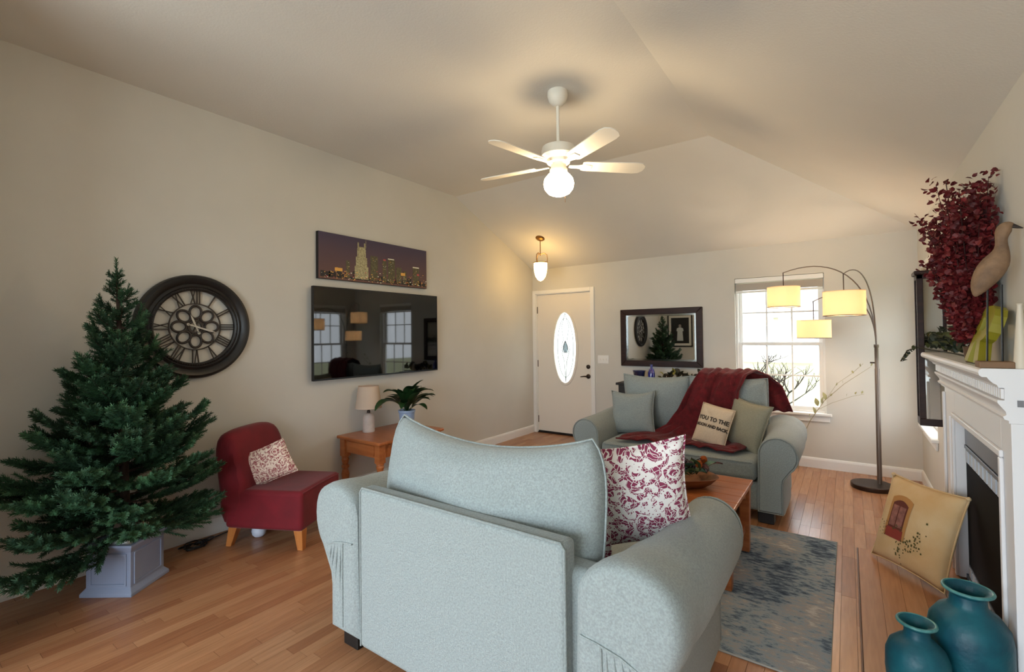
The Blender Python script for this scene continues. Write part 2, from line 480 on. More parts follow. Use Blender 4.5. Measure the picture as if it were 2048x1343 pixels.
def build_door():
    root = bpy.data.objects.new('door_1', None); col.objects.link(root); root.location = (-3.3775, YF, 0)
    structure(root)
    hw, H = 0.4425, 2.05
    cx, cz, ra, rb = 0.018, 1.268, 0.19, 0.52
    N = 48
    oval = [(cx + ra * math.cos(2 * PI * k / N), cz + rb * math.sin(2 * PI * k / N)) for k in range(N)]
    def rect_pt(k):
        a = 2 * PI * k / N; c, s = math.cos(a), math.sin(a)
        # walk the door's outline
        t = min((hw / abs(c)) if abs(c) > 1e-6 else 9, (H / 2 / abs(s)) if abs(s) > 1e-6 else 9)
        x, z = c * t, 1.03 + s * t
        return [max(-hw, min(hw, x)), max(0.005, min(2.055, z))]
    rect = [rect_pt(k) for k in range(N)]
    for sx, zz in ((-1, 0.005), (1, 0.005), (-1, 2.055), (1, 2.055)):
        k = min(range(N), key=lambda i: (rect[i][0] - sx * hw) ** 2 + (rect[i][1] - zz) ** 2)
        rect[k] = [sx * hw, zz]
    DOOR = mat('white_door_paint', (228, 222, 212), 0.5)
    slab = MB().ringprism(rect, oval, lambda a, b, d: (a, d, b), 0.03, 0.074).build('door_slab', DOOR, root)
    o1 = [(cx + (ra + 0.03) * math.cos(2 * PI * k / N), cz + (rb + 0.03) * math.sin(2 * PI * k / N)) for k in range(N)]
    o2 = [(cx + (ra - 0.008) * math.cos(2 * PI * k / N), cz + (rb - 0.008) * math.sin(2 * PI * k / N)) for k in range(N)]
    MB().ringprism(o1, o2, lambda a, b, d: (a, d, b), 0.018, 0.031).build('oval_frame', DOOR, root, bevel=0.005)
    pane = MB().prism([(cx + (ra - 0.002) * math.cos(2 * PI * k / N), cz + (rb - 0.002) * math.sin(2 * PI * k / N)) for k in range(N)],
                      lambda a, b, d: (a, d, b), 0.048, 0.054).build('oval_glass', translucent('frosted_leaded_glass', (245, 248, 246), 0.75, transp=0.35), root)
    came = MB()
    came.tube([(cx + 0.13 * math.cos(2 * PI * k / 32), 0.045, cz + 0.43 * math.sin(2 * PI * k / 32)) for k in range(32)], 0.004, 6, closed=True)
    for s in (-1, 1):
        came.tube([(cx + s * 0.0, 0.045, cz + 0.50), (cx + s * 0.06, 0.045, cz + 0.3), (cx + s * 0.03, 0.045, cz + 0.12), (cx + s * 0.075, 0.045, cz - 0.02), (cx + s * 0.02, 0.045, cz - 0.2), (cx + s * 0.0, 0.045, cz - 0.50)], 0.004, 6)
        came.tube([(cx, 0.045, cz + 0.1), (cx + s * 0.035, 0.045, cz + 0.02), (cx + s * 0.045, 0.045, cz - 0.07), (cx, 0.045, cz - 0.07)], 0.006, 6)
    came.build('leaded_came', mat('lead_came', (120, 122, 124), 0.4, 0.8), pane)
    # bevelled centre jewel
    MB().prism([(cx, cz + 0.1), (cx + 0.035, cz), (cx + 0.03, cz - 0.07), (cx - 0.03, cz - 0.07), (cx - 0.035, cz)], lambda a, b, d: (a, d, b), 0.043, 0.047).build('centre_jewel', glass('bevel_jewel', (170, 180, 185), 0.25), pane)
    # casing and jamb
    cs = MB()
    cs.box(-0.5065, -0.452, -0.016, 0, 0, 2.12).box(0.452, 0.508, -0.016, 0, 0, 2.12).box(-0.452, 0.452, -0.016, 0, 2.066, 2.12)
    cs.build('casing', TRIM, root, bevel=0.004)
    jb = MB().box(-0.452, -0.443, 0.0, 0.14, 0, 2.068).box(0.443, 0.452, 0.0, 0.14, 0, 2.068).box(-0.443, 0.443, 0.0, 0.14, 2.058, 2.068)
    jb.build('jamb', TRIM, root)
    MB().box(-0.4425, 0.4425, 0.0, 0.03, 0.0, 0.012).build('threshold', BRONZE, root)
    for z in (1.83, 1.03, 0.2):
        MB().tube([(-0.445, 0.022, z - 0.05), (-0.445, 0.022, z + 0.05)], 0.009, 8).build('hinge', BRONZE, root)
    k = MB().lathe([(0.03, 0.0), (0.03, -0.008), (0.02, -0.02), (0.014, -0.024)], 20, (0.39, 0.03, 1.0), 'y').build('deadbolt', BRONZE, root, smooth=40)
    MB().box(0.386, 0.394, -0.012, 0.008, 0.985, 1.015).build('thumb_turn', BRONZE, k)
    hd = MB().lathe([(0.033, 0.0), (0.033, -0.008), (0.022, -0.016), (0.012, -0.02), (0.012, -0.045)], 20, (0.39, 0.03, 0.865), 'y').build('handle_rose', BRONZE, root, smooth=40)
    MB().tube([(0.39, -0.012, 0.865), (0.35, -0.016, 0.867), (0.31, -0.016, 0.862), (0.285, -0.013, 0.858)], [0.011, 0.009, 0.008, 0.006], 8).build('lever', BRONZE, hd, smooth=50)
    # the sheet of dark weather strip at the foot
    MB().box(-0.44, 0.44, 0.018, 0.0295, 0.013, 0.03).build('door_sweep', BLACK, root)
build_door()

def build_switch():
    t = thing('light_switch', 'white four-gang light switch plate beside the front door', 'light switch', (-2.745, YF - 0.001, 1.11))
    MB().box(-0.08, 0.08, -0.006, 0, -0.057, 0.057).build('plate', TRIM, t, bevel=0.002)
    for k in range(3):
        MB().box(-0.055 + 0.043 * k + 0.006, -0.055 + 0.043 * k + 0.018, -0.014, -0.006, -0.012, 0.012).build('toggle', WHITE_METAL, t, bevel=0.002)
build_switch()

def build_outside():
    g = MB().box(-25, 25, YF + 0.16, 50, -0.5, -0.42)
    structure(g.build('ground', mat('winter_lawn', (150, 150, 110), 0.9, var=0.2, var_scale=2)), 'pale winter lawn outside the windows', 'lawn')
    g2 = MB().box(XR + 0.16, 25, -20, YF + 0.16, -0.5, -0.42).box(-25, XL - 0.16, -20, YF + 0.16, -0.5, -0.42).box(-25, 25, -40, -20, -0.5, -0.42).box(XL - 0.16, XR + 0.16, -20, YB - 0.16, -0.5, -0.42)
    structure(g2.build('ground_yard', MATS['winter_lawn']), 'pale winter lawn around the house', 'lawn')
    # a leafless ornamental tree outside the far window
    t = thing('bare_shrub', 'leafless twiggy shrub outside the window beside the front door', 'shrub', (-1.25, 8.3, -0.42))
    BARK = mat('grey_bark', (58, 50, 48), 0.9)
    rnd = random.Random(8)
    mb = MB()
    def grow(p, d, L, r, lev):
        pts = [p]; q = Vector(p); dd = Vector(d)
        for k in range(4):
            dd = (dd + Vector((rnd.uniform(-.3, .3), rnd.uniform(-.3, .3), rnd.uniform(-.12, .2)))).normalized()
            q = q + dd * L / 4; pts.append(q.copy())
        mb.tube(pts, [r * (1 - 0.15 * i) for i in range(5)], 5)
        if lev < 4:
            for k in range(3):
                i = rnd.randint(2, 4)
                nd = (dd + Vector((rnd.uniform(-1, 1), rnd.uniform(-1, 1), rnd.uniform(-.1, .7)))).normalized()
                grow(pts[i], nd, L * 0.68, r * 0.6, lev + 1)
    for k in range(4):
        grow(Vector((0.05 * k, 0, 0)), Vector((rnd.uniform(-.5, .7), rnd.uniform(-.4, .4), 1)).normalized(), 0.72, 0.036, 0)
    mb.build('branches', BARK, t)
    # neighbouring house across the street
    t = thing('neighbour_house', 'pale house with low roof across the street', 'house', (0.6, 34, -0.42))
    MB().box(-7, 7, 0, 7, 0, 2.8).build('house_wall', mat('pale_siding', (225, 222, 212), 0.8), t)
    MB().prism([(-0.5, 2.8), (7.5, 2.8), (3.5, 4.9)], lambda a, b, d: (d, a, b), -7.4, 7.4).build('roof', mat('grey_shingle', (150, 146, 142), 0.9), t)
    me = MB().box(-0.55, 0.55, -0.05, -0.005, 1.0, 2.3).mesh('house_window', mat('dark_window', (90, 98, 108), 0.2))
    for k in range(4):
        o = link_mesh('house_window', me, t); o.location = (-5 + 3.3 * k, 0, 0)
build_outside()

# ------------------------------------------------------------------ soft furnishings: shared shapes
def pillow_point(u, v, w, h, t, side=1, pinch=0.07, sag=0.0, rc=0.0):
    """u, v in -1..1 over the pillow face; returns local x, y (face plane) and z (thickness)"""
    x = u * w / 2 * (1 - pinch * (1 - v * v))
    y = v * h / 2 * (1 - pinch * (1 - u * u))
    q = 1 - rc * abs(u * v) ** 3
    x *= q; y *= q
    y -= sag * h * (1 - u * u) * max(0.0, v) ** 2
    a = max(0.0, 1 - abs(u) ** 2.6); b = max(0.0, 1 - abs(v) ** 2.6)
    z = side * t / 2 * (a * b) ** 0.55
    return (x, y, z)
def pillow_mb(w, h, t, n=21, pinch=0.07, sag=0.0, wob=0.0, seed=0, rnd_c=0.0):
    rnd = random.Random(seed)
    ph = [rnd.uniform(0, 6.28) for _ in range(4)]
    mb = MB()
    for side in (1, -1):
        def fn(a, b):
            u, v = a * 2 - 1, b * 2 - 1
            x, y, z = pillow_point(u, v, w, h, t, side, pinch, sag, rnd_c)
            k = (1 - u * u) * (1 - v * v)
            z += side * wob * k * (math.sin(5 * u + 3 * v + ph[0]) + 0.6 * math.sin(9 * v - 4 * u + ph[1]))
            return (x, y, z)
        mb.grid(n, n, fn)
    return mb
def weld(o, d=0.0005):
    bm = bmesh.new(); bm.from_mesh(o.data)
    bmesh.ops.remove_doubles(bm, verts=bm.verts, dist=d)
    bmesh.ops.recalc_face_normals(bm, faces=bm.faces)
    bm.to_mesh(o.data); bm.free()
    o.data.shade_smooth()
def frame_matrix(origin, right, up):
    r = Vector(right).normalized(); u = Vector(up); u = (u - r * u.dot(r)).normalized(); n = r.cross(u)
    m = Matrix((r, u, n)).transposed().to_4x4(); m.translation = Vector(origin)
    return m
def edge_piping(w, h, pinch, sag=0.0, rc=0.0):
    pts = []
    for (a0, b0, a1, b1) in ((-1, -1, 1, -1), (1, -1, 1, 1), (1, 1, -1, 1), (-1, 1, -1, -1)):
        for k in range(12):
            f = k / 12
            pts.append(pillow_point(a0 + (a1 - a0) * f, b0 + (b1 - b0) * f, w, h, 0, 1, pinch, sag, rc))
    return pts
def throw_pillow(name, label, matl, w, h, t, origin, right, up, pinch=0.07, sag=0.0, piping=None, wob=0.004, seed=0):
    """origin: middle of the pillow"""
    root = thing(name, label, 'pillow')
    root.matrix_world = frame_matrix(origin, right, up)
    o = pillow_mb(w, h, t, 21, pinch, sag, wob, seed).build('cover', matl, root); weld(o)
    MB().tube(edge_piping(w, h, pinch, sag), 0.0045, 6, closed=True).build('edge_seam', piping or matl, root, smooth=60)
    return root

def pattern_material(name, bg, fg, scale):
    m = bpy.data.materials.new(name); m.use_nodes = True
    nt = m.node_tree; b = nt.nodes['Principled BSDF']; b.inputs['Roughness'].default_value = 0.95
    tc = nt.nodes.new('ShaderNodeTexCoord'); mp = nt.nodes.new('ShaderNodeMapping'); mp.inputs['Scale'].default_value = (scale, scale, 0.01)
    nt.links.new(tc.outputs['Object'], mp.inputs['Vector'])
    nz = nt.nodes.new('ShaderNodeTexNoise'); nz.inputs['Scale'].default_value = 1.4; nz.inputs['Detail'].default_value = 1
    nt.links.new(mp.outputs['Vector'], nz.inputs['Vector'])
    mx = nt.nodes.new('ShaderNodeMix'); mx.data_type = 'RGBA'; mx.blend_type = 'LINEAR_LIGHT'; mx.inputs['Factor'].default_value = 0.5
    nt.links.new(mp.outputs['Vector'], mx.inputs['A']); nt.links.new(nz.outputs['Color'], mx.inputs['B'])
    # big scrolling medallions (rings round Voronoi cells) ...
    v1 = nt.nodes.new('ShaderNodeTexVoronoi'); v1.inputs['Scale'].default_value = 0.75
    nt.links.new(mx.outputs['Result'], v1.inputs['Vector'])
    s = nt.nodes.new('ShaderNodeMath'); s.operation = 'MULTIPLY'; s.inputs[1].default_value = 19.0
    sn = nt.nodes.new('ShaderNodeMath'); sn.operation = 'SINE'
    nt.links.new(v1.outputs['Distance'], s.inputs[0]); nt.links.new(s.outputs[0], sn.inputs[0])
    r1 = nt.nodes.new('ShaderNodeMath'); r1.operation = 'GREATER_THAN'; r1.inputs[1].default_value = -0.25
    nt.links.new(sn.outputs[0], r1.inputs[0])
    # ... broken up into small leaves and dots
    v2 = nt.nodes.new('ShaderNodeTexVoronoi'); v2.inputs['Scale'].default_value = 4.2; v2.feature = 'DISTANCE_TO_EDGE'
    nt.links.new(mx.outputs['Result'], v2.inputs['Vector'])
    r2 = nt.nodes.new('ShaderNodeMath'); r2.operation = 'GREATER_THAN'; r2.inputs[1].default_value = 0.07
    nt.links.new(v2.outputs['Distance'], r2.inputs[0])
    v3 = nt.nodes.new('ShaderNodeTexVoronoi'); v3.inputs['Scale'].default_value = 5.5
    nt.links.new(mp.outputs['Vector'], v3.inputs['Vector'])
    r3 = nt.nodes.new('ShaderNodeMath'); r3.operation = 'LESS_THAN'; r3.inputs[1].default_value = 0.2
    nt.links.new(v3.outputs['Distance'], r3.inputs[0])
    a = nt.nodes.new('ShaderNodeMath'); a.operation = 'MULTIPLY'; nt.links.new(r1.outputs[0], a.inputs[0]); nt.links.new(r2.outputs[0], a.inputs[1])
    o = nt.nodes.new('ShaderNodeMath'); o.operation = 'MAXIMUM'; nt.links.new(a.outputs[0], o.inputs[0]); nt.links.new(r3.outputs[0], o.inputs[1])
    c = nt.nodes.new('ShaderNodeMix'); c.data_type = 'RGBA'
    c.inputs['A'].default_value = lin(bg); c.inputs['B'].default_value = lin(fg)
    nt.links.new(o.outputs[0], c.inputs['Factor']); nt.links.new(c.outputs['Result'], b.inputs['Base Color'])
    MATS[name] = m
    return m
FLORAL = pattern_material('red_scroll_print', (232, 228, 226), (138, 52, 84), 15.0)
FLORAL2 = pattern_material('red_vine_print', (226, 206, 188), (140, 50, 60), 24.0)

# ------------------------------------------------------------------ loveseats
def arm_profile(s, grow=0.0, k=1.0, lift=0.0):
    """rolled arm seen from the front; s = -1 left, +1 right; k widens it inwards, lift raises the roll"""
    g = grow
    cx, cz, r = 0.792, 0.515, 0.135 + g
    pts = [(0.648 - g, 0.09 - g)]
    for q in range(19):
        a = R(184 - q * (184 + 52) / 18)
        pts.append((cx + r * math.cos(a), cz + r * math.sin(a)))
    pts += [(0.833 + g, 0.355), (0.826 + g, 0.30), (0.826 + g, 0.09 - g)]
    out = 0.927
    return [(s * (out - (out - a) * k), b + lift * max(0.0, min(1.0, (b - 0.36) / 0.2))) for a, b in pts]
def make_loveseat(name, label, loc, rz, one_cushion):
    root = thing(name, label, 'loveseat', loc, rz, 'matching sage grey loveseats')
    D = 0.93
    LIFT = 0.07 if one_cushion else 0.015
    # outside back: a slightly raked padded panel with piped edge
    mb = MB()
    def back_pt(a, b, d): return (a, d + 0.045 * (1 - b / 0.785) * -0.4, b)
    mb.box(-0.545, 0.545, 0, 0.085, 0.085, 0.783)
    bp = mb.build('back_panel', SOFA, root, smooth=40, bevel=0.022, seg=4)
    pz = MB()
    pz.tube([(-0.543, 0.006, 0.09), (-0.543, 0.006, 0.765), (-0.528, 0.006, 0.783), (0.528, 0.006, 0.783), (0.543, 0.006, 0.765), (0.543, 0.006, 0.09)], 0.005, 6)
    pz.build('piping', SOFA, bp, smooth=60)
    # wings filling between the back panel and the arms
    MB().box(-0.64, 0.64, 0.05, 0.16, 0.085, 0.69).build('back_frame', SOFA, root, smooth=40, bevel=0.03, seg=3)
    MB().box(-0.655, 0.655, 0.19, D - 0.035, 0.085, 0.30).build('seat_base', SOFA, root, smooth=40, bevel=0.02, seg=3)
    for s in (-1, 1):
        prof = arm_profile(s)
        n = len(prof)
        rings = [(0.002, -0.040), (0.006, -0.022), (0.02, -0.008), (0.05, 0.0), (0.10, 0.003), (0.17, 0.0), (0.22, -0.002), (0.28, 0.003), (0.36, 0.005), (0.45, 0.004), (0.6, 0.002), (D - 0.03, 0.0), (D - 0.01, -0.006), (D, -0.016)]
        mb = MB()
        vs_, fs_ = [], []
        for (y, g) in rings:
            f = max(0.0, 1 - y / 0.5)
            pr = arm_profile(s, g, 1 + 0.33 * f, LIFT + 0.05 * f)
            for (a, b) in pr: vs_.append((a, y, max(b, 0.085)))
        m = len(rings)
        for i in range(m - 1):
            for k in range(n):
                k2 = (k + 1) % n
                fs_.append((i * n + k, i * n + k2, (i + 1) * n + k2, (i + 1) * n + k))
        fs_.append(tuple(range(n))); fs_.append(tuple((m - 1) * n + k for k in reversed(range(n))))
        mb.add(vs_, fs_)
        arm = mb.build('arm', SOFA, root, smooth=38)
        pr = arm_profile(s, -0.006, 1, LIFT)
        MB().prism(arm_profile(s, -0.014, 1, LIFT), lambda a, b, d: (a, d, max(b, 0.095)), D - 0.004, D + 0.006).build('arm_front_panel', SOFA, arm, smooth=30, bevel=0.004)
        MB().tube([(a, D + 0.002, max(b, 0.092)) for a, b in pr], 0.0055, 6, closed=True).build('arm_piping', SOFA, arm, smooth=60)
        # seam and gathered tuck on the outside rear of the arm
        if one_cushion:
            MB().tube([(s * 0.60, 0.001, 0.52), (s * 0.66, -0.001, 0.515), (s * 0.74, -0.001, 0.50), (s * 0.80, 0.001, 0.475)], 0.004, 6).build('arm_seam', SOFA, arm)
            MB().tube([(s * 0.675, 0.001, 0.13), (s * 0.675, 0.0, 0.40), (s * 0.672, 0.0, 0.515)], 0.005, 6).build('arm_seam', SOFA, arm)
            for (xa, za, xb, zb) in ((0.69, 0.50, 0.70, 0.28), (0.715, 0.495, 0.735, 0.33), (0.74, 0.49, 0.765, 0.37), (0.765, 0.48, 0.78, 0.41)):
                MB().tube([(s * xa, 0.004, za), (s * (xa + xb) / 2, 0.0, (za + zb) / 2), (s * xb, 0.004, zb)], [0.003, 0.008, 0.003], 6).build('gather_fold', SOFA, arm, smooth=60)
    # seat cushions
    for k in range(1 if one_cushion else 2):
        w = 1.29 if one_cushion else 0.643
        cx = 0 if one_cushion else (-0.323 + 0.646 * k)
        q = MB().box(cx - w / 2, cx + w / 2, 0.22, D - 0.005, 0.305, 0.47).build('seat_cushion', SOFA, root, smooth=60, bevel=0.045, seg=5)
        y1 = D + 0.0
        for zz in (0.322, 0.454):
            MB().tube([(cx - w / 2 + 0.03, y1 - 0.003, zz), (cx, y1 + 0.0, zz), (cx + w / 2 - 0.03, y1 - 0.003, zz)], 0.0045, 6).build('cushion_piping', SOFA, q)
    # back cushions: soft, pinched top corners, sagging middle
    if one_cushion:
        spec = [(0.0, 1.19, 0.635, 0.24, 0.185, 0.024)]
    else:
        spec = [(0.33, 0.67, 0.58, 0.23, 0.05, 0.008), (-0.33, 0.67, 0.585, 0.23, 0.04, 0.008)]
    for (cx, w, h, t, sag, wob) in spec:
        b = bpy.data.objects.new('back_cushion', None)
        mbp = pillow_mb(w, h, t, 27, 0.0 if one_cushion else 0.03, sag, wob * 0.5, 3, rnd_c=0.115 if one_cushion else 0.02)
        o = mbp.build('back_cushion', SOFA, root); weld(o)
        bpy.data.objects.remove(b)
        lean = R(8)
        o.matrix_local = Matrix.Translation((cx, 0.215 if one_cushion else 0.265, 0.475 + h / 2)) @ Matrix.Rotation(R(90) + lean * (-1), 4, 'X')
        MB().tube(edge_piping(w, h, 0.0 if one_cushion else 0.03, sag, 0.115 if one_cushion else 0.02), 0.005, 6, closed=True).build('cushion_piping', SOFA, o, smooth=60)
    for sx in (-1, 1):
        for yy in (0.06, D - 0.14):
            MB().box(sx * 0.70 - 0.055, sx * 0.70 + 0.055, yy, yy + 0.11, 0.0, 0.084).build('foot', BLACK_WOOD, root, bevel=0.005)
    return root
NEAR = make_loveseat('loveseat', 'sage grey loveseat seen from behind, with red-print pillow inside its arm', (-1.265, 1.325, 0), 0, True)
NEAR.scale = (0.95, 1, 1)
FAR = make_loveseat('loveseat', 'sage grey loveseat facing the coffee table, burgundy throw over its back', (-1.235, 4.965, 0), PI, False)

throw_pillow('throw_pillow', 'square white pillow with large red scroll print on the loveseat corner', FLORAL, 0.47, 0.46, 0.15, (-0.722, 1.83, 0.805), (0.86, 0.46, 0.14), (0.14, -0.20, 1), 0.10, 0, None, 0.003, 1)
throw_pillow('throw_pillow', 'red-print pillow mostly hidden behind the near loveseat back cushion', FLORAL, 0.44, 0.42, 0.14, (-0.985, 1.735, 0.70), (1, 0.10, -0.05), (0.03, -0.10, 1), 0.07, 0, None, 0.003, 2)
throw_pillow('throw_pillow', 'sage grey square pillow at the door end of the far loveseat', SOFA, 0.45, 0.42, 0.15, (-1.735, 4.48, 0.69), (0.993, -0.027, 0.06), (-0.05, 0.175, 0.979), 0.09, 0.05, None, 0.004, 3)
throw_pillow('throw_pillow', 'olive grey square pillow leaning in the lamp-side loveseat corner', mat('olive_grey_linen', (150, 148, 130), 0.95, var=0.1, var_scale=120, bump=0.3, bump_scale=400), 0.37, 0.43, 0.17, (-0.715, 4.42, 0.665), (0.862, -0.488, -0.137), (0.248, 0.169, 0.954), 0.10, 0, None, 0.004, 4)

def text_pillow():
    w, h, t = 0.275, 0.345, 0.11
    root = throw_pillow('text_pillow', 'small cream pillow with dark block lettering in front of burgundy throw', mat('cream_canvas', (214, 196, 172), 0.95, var=0.06, var_scale=100, bump=0.2, bump_scale=400), w, h, t, (-0.955, 4.32, 0.66), (0.969, -0.169, -0.18), (0.226, 0.312, 0.923), 0.04, 0, None, 0.002, 5)
    for (txt, vy, sz) in (('YOU TO THE', 0.24, 0.044), ('MOON AND BACK', -0.12, 0.0315)):
        cu = bpy.data.curves.new('lettering', 'FONT'); cu.body = txt; cu.size = sz; cu.align_x = 'CENTER'; cu.align_y = 'CENTER'
        cu.resolution_u = 2; cu.offset = 0.0018
        tmp = bpy.data.objects.new('lettering_tmp', cu); col.objects.link(tmp)
        dg = bpy.context.evaluated_depsgraph_get(); dg.update()
        me = bpy.data.meshes.new_from_object(tmp.evaluated_get(dg))
        bpy.data.objects.remove(tmp)
        for v in me.vertices:
            u_, v_ = v.co.x / (w / 2), v.co.y * 1.15 / (h / 2) + vy
            x, y, z = pillow_point(u_, v_, w, h, t, 1, 0.04)
            v.co = (x, y, z + 0.005)
        me.materials.clear(); me.materials.append(mat('charcoal_print', (66, 58, 52), 0.9))
        o = link_mesh('lettering', me, root)
text_pillow()

def build_throw():
    """plush blanket: over the sofa back, down its front and out along the seat"""
    Y = 4.965
    path = [(-0.02, 0.72), (0.03, 0.95), (0.11, 1.06), (0.22, 1.105), (0.335, 1.065), (0.41, 0.93), (0.43, 0.75), (0.445, 0.58), (0.52, 0.508), (0.66, 0.50), (0.80, 0.50), (0.90, 0.492)]
    L = [(-1.10, -0.42), (-1.12, -0.50), (-1.13, -0.60), (-1.13, -0.67), (-1.16, -0.73), (-1.22, -0.78), (-1.30, -0.80), (-1.42, -0.78), (-1.56, -0.72), (-1.66, -0.70), (-1.72, -0.72), (-1.74, -0.76)]
    def sample(arr, f):
        x = f * (len(arr) - 1); i = min(int(x), len(arr) - 2); k = x - i
        return tuple(arr[i][j] * (1 - k) + arr[i + 1][j] * k for j in range(2))
    def fn(a, b):
        d, z = sample(path, b)
        x0, x1 = sample(L, b)
        x = x0 + (x1 - x0) * a
        fold = 0.016 * math.sin(a * 17 + b * 6 + 1.2 * math.sin(b * 7)) + 0.008 * math.sin(a * 31 - b * 11 + 1)
        if b < 0.55: d += fold + 0.012; z += abs(fold) * 0.7
        else: z += abs(fold) * 0.9
        if b > 0.9: d -= 0.10 * math.sin(a * 3.0)
        return (x, Y - d, z)
    o = MB().grid(90, 56, fn).build('throw_blanket', THROW, None, smooth=80)
    s = o.modifiers.new('pile', 'SOLIDIFY'); s.thickness = 0.012; s.offset = 1
    tag(o, 'burgundy plush throw draped over the far loveseat back and seat', 'blanket')
build_throw()

# ------------------------------------------------------------------ burgundy slipper chair
def build_chair():
    ang = R(27)                       # facing direction from +x
    # local x = width, local y = forward
    w = 0.52
    f = Vector((math.cos(ang), math.sin(ang), 0)); s = Vector((-math.sin(ang), math.cos(ang), 0))
    near_front = Vector((-3.035, 1.795, 0))
    # centre of the base
    c = near_front - f * 0.31 + s * (w / 2)
    root = thing('slipper_chair', 'armless burgundy velvet slipper chair with honey wood legs', 'chair', c, ang - PI / 2)
    h = w / 2
    seat = MB().box(-h, h, -0.27, 0.31, 0.135, 0.405).build('seat', VELVET, root, smooth=60, bevel=0.03, seg=4)
    MB().tube([(-h + 0.02, 0.306, 0.39), (0, 0.311, 0.398), (h - 0.02, 0.306, 0.39)], 0.005, 6).build('piping', VELVET, seat)
    # curved back: side profile swept across the width with a crowned top
    def prof(a):
        lift = 0.045 * (1 - (2 * a - 1) ** 4) - 0.0
        rr = [(-0.14, 0.14), (-0.12, 0.30), (-0.115, 0.42), (-0.15, 0.58), (-0.195, 0.70 + lift), (-0.235, 0.755 + lift), (-0.305, 0.765 + lift), (-0.355, 0.73 + lift), (-0.37, 0.62), (-0.33, 0.45), (-0.32, 0.30), (-0.315, 0.14)]
        return rr
    mb = MB(); n = 12; m = 15
    vs_, fs_ = [], []
    for i in range(m):
        a = i / (m - 1); x = -h - 0.012 + (w + 0.024) * a
        e = abs(2 * a - 1); shr = 0.0 if e < 0.86 else (e - 0.86) / 0.14
        for (y, z) in prof(a):
            cy, cz = -0.2, 0.5
            vs_.append((x, cy + (y - cy) * (1 - 0.22 * shr ** 2), cz + (z - cz) * (1 - 0.05 * shr ** 2)))
    for i in range(m - 1):
        for k in range(n):
            fs_.append((i * n + k, i * n + (k + 1) % n, (i + 1) * n + (k + 1) % n, (i + 1) * n + k))
    fs_.append(tuple(range(n))); fs_.append(tuple((m - 1) * n + k for k in reversed(range(n))))
    mb.add(vs_, fs_)
    mb.build('backrest', VELVET, root, smooth=60, subsurf=1)
    for sx in (-1, 1):
        for (yy, back) in ((0.27, 0), (-0.22, 1)):
            x = sx * (h - 0.05)
            t, b = 0.032, 0.020
            o = 0.045 * (-1 if back else 0.2)
            vs2 = [(x - t, yy - t, 0.14), (x + t, yy - t, 0.14), (x + t, yy + t, 0.14), (x - t, yy + t, 0.14),
                   (x - b, yy - b + o, 0), (x + b, yy - b + o, 0), (x + b, yy + b + o, 0), (x - b, yy + b + o, 0)]
            MB().add(vs2, [(0, 1, 2, 3), (7, 6, 5, 4), (0, 4, 5, 1), (1, 5, 6, 2), (2, 6, 7, 3), (3, 7, 4, 0)]).build('leg', WOOD_LEG, root, bevel=0.004)
    # lumbar pillow leaning against the back
    def W(x, y, z):
        p = c + s * (-x) + f * y
        return (p.x, p.y, z)
    throw_pillow('lumbar_pillow', 'oblong cream pillow with small red vine print on the burgundy chair', FLORAL2, 0.36, 0.25, 0.10, (-3.40, 1.765, 0.555), (0.817, 0.435, 0.378), (-0.276, -0.28, 0.919), 0.05, 0, None, 0.002, 9)
build_chair()

